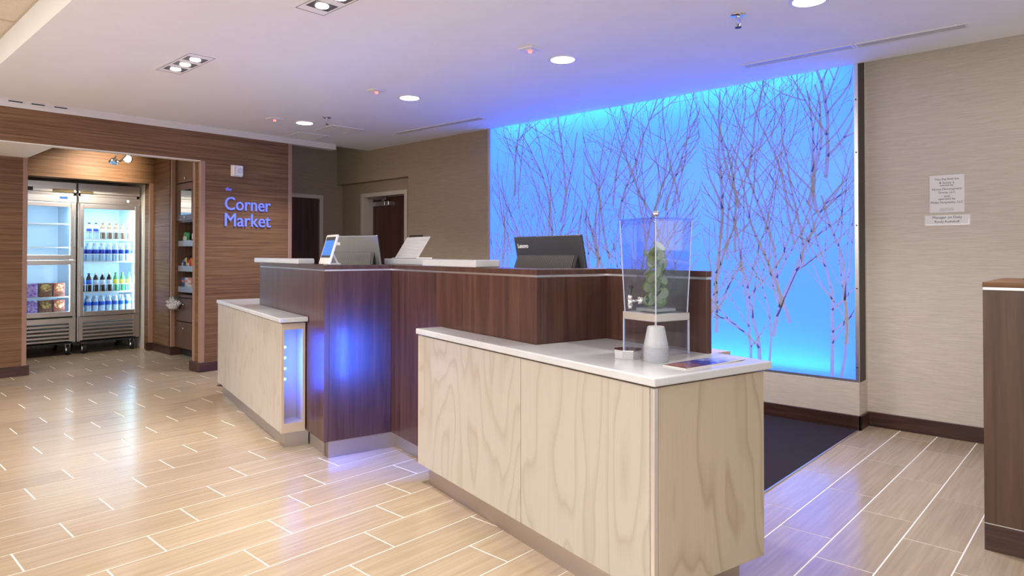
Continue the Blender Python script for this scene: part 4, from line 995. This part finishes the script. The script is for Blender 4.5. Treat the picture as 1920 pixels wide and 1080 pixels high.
# white shredded-paper basket on the counter niche
t = thing('gift_basket', 'open basket overflowing with crinkled white paper on the snack cabinet', 'basket', (-8.36, YC-.085, .62))
mb = MB(); random.seed(5)
for k in range(150):
    a0 = random.uniform(0, 6.28); r0 = random.uniform(0, .17); p = Vector((math.cos(a0)*r0, math.sin(a0)*r0*.35, random.uniform(.0, .075)*(1-(r0/.2)**2)+.005))
    d = Vector((random.uniform(-1, 1), random.uniform(-.5, .5), random.uniform(-.5, .7))).normalized()*random.uniform(.015, .04); s_ = Vector((0, .0, .004))
    mb.quad([p-s_, p+d-s_, p+d+s_, p+s_])
o = mb.build('shredded_paper', M['paper'], t); o['kind'] = 'stuff'
MB().lathe((0, 0, -.05), [(.05, 0), (.085, .05), (.08, .052), (.045, .004)], 16).build('bowl', M['paper'], t)
for x in (.02, .075, .12):
    MB().tube([(x-.018, 0, .05), (x-.012, 0, .085), (x, 0, .095), (x+.012, 0, .085), (x+.018, 0, .05)], .004, 6).build('handle_loop', M['blacksoft'], t)
MB().box(-8.48, -8.2, YC-.15, YC, .56, .57).build('pull_out_shelf', M['ribbed'], bpy.data.objects['snack_cabinet'], org=o_)

# ------------------------------------------------------------------ track spotlights in the market
t = thing('track_spotlight', 'chrome two-headed track spotlight hanging inside the market opening', 'light', (-8.4, 2.55, 2.36))
o_ = (-8.4, 2.55, 2.36)
def pix(x, y, X):
    d = RT_*((x-960)/1250.2) - UP_*((y-461.74)/1250.2) + F_
    k = X/d.x; return Vector((0, 0, H)) + d*k
XK = -8.4
pa, pb = pix(213, 304, XK), pix(240, 298, XK); pc = pix(225, 303, XK); top = pix(222, 280, XK)
MB().box(XK-.02, XK+.02, 2.40, 2.95, 2.42, 2.72).build('ceiling_rail', M['alu'], t, org=o_)
MB().tube([top+Vector((0, 0, .05)), pix(218, 292, XK), pa+Vector((0, 0, .03))], .006).tube([pix(240, 289, XK), pc, pix(218, 300, XK)], .009).build('arm', M['chrome'], t, org=o_)
h1 = MB().lathe((0, 0, 0), [(.006, -.05), (.03, -.04), (.05, .0), (.05, .012), (.04, .012)], 18, Matrix.Translation(pa) @ Vector((.3, -.2, -1)).to_track_quat('Z', 'Y').to_matrix().to_4x4()).build('lamp_head', M['chrome'], t, org=o_, smooth=True)
dr = Vector((-.75, .25, -.5)).normalized()
h2 = MB().lathe((0, 0, 0), [(.012, -.06), (.035, -.05), (.047, .0), (.047, .01), (.035, .01)], 18, Matrix.Translation(pb) @ Vector((.75, -.55, -.12)).to_track_quat('Z', 'Y').to_matrix().to_4x4()).build('lamp_head', M['chrome'], t, org=o_, smooth=True)
MB().lathe((0, 0, 0), [(.001, .0105), (.04, .0105), (.04, .0125), (.001, .0125)], 18, Matrix.Translation(pb) @ Vector((.75, -.55, -.12)).to_track_quat('Z', 'Y').to_matrix().to_4x4()).build('lamp_face', M['lamp_spot'], h2, org=o_)
q = (Vector((XM, 2.62, 2.25))-Vector((-8.42, 2.6, 2.4))).to_track_quat('-Z', 'Y').to_euler()
lamp('track_lamp', 'SPOT', (-.02, .05, .04), 45, (1, .86, .68), q, t, spot_size=R(80), spot_blend=.9, shadow_soft_size=.03)
q2 = Vector((-.6, 0, -1)).to_track_quat('-Z', 'Y').to_euler()
lamp('track_lamp', 'SPOT', (-.02, -.2, .2), 60, (1, .92, .82), q2, t, spot_size=R(110), spot_blend=.9, shadow_soft_size=.05)
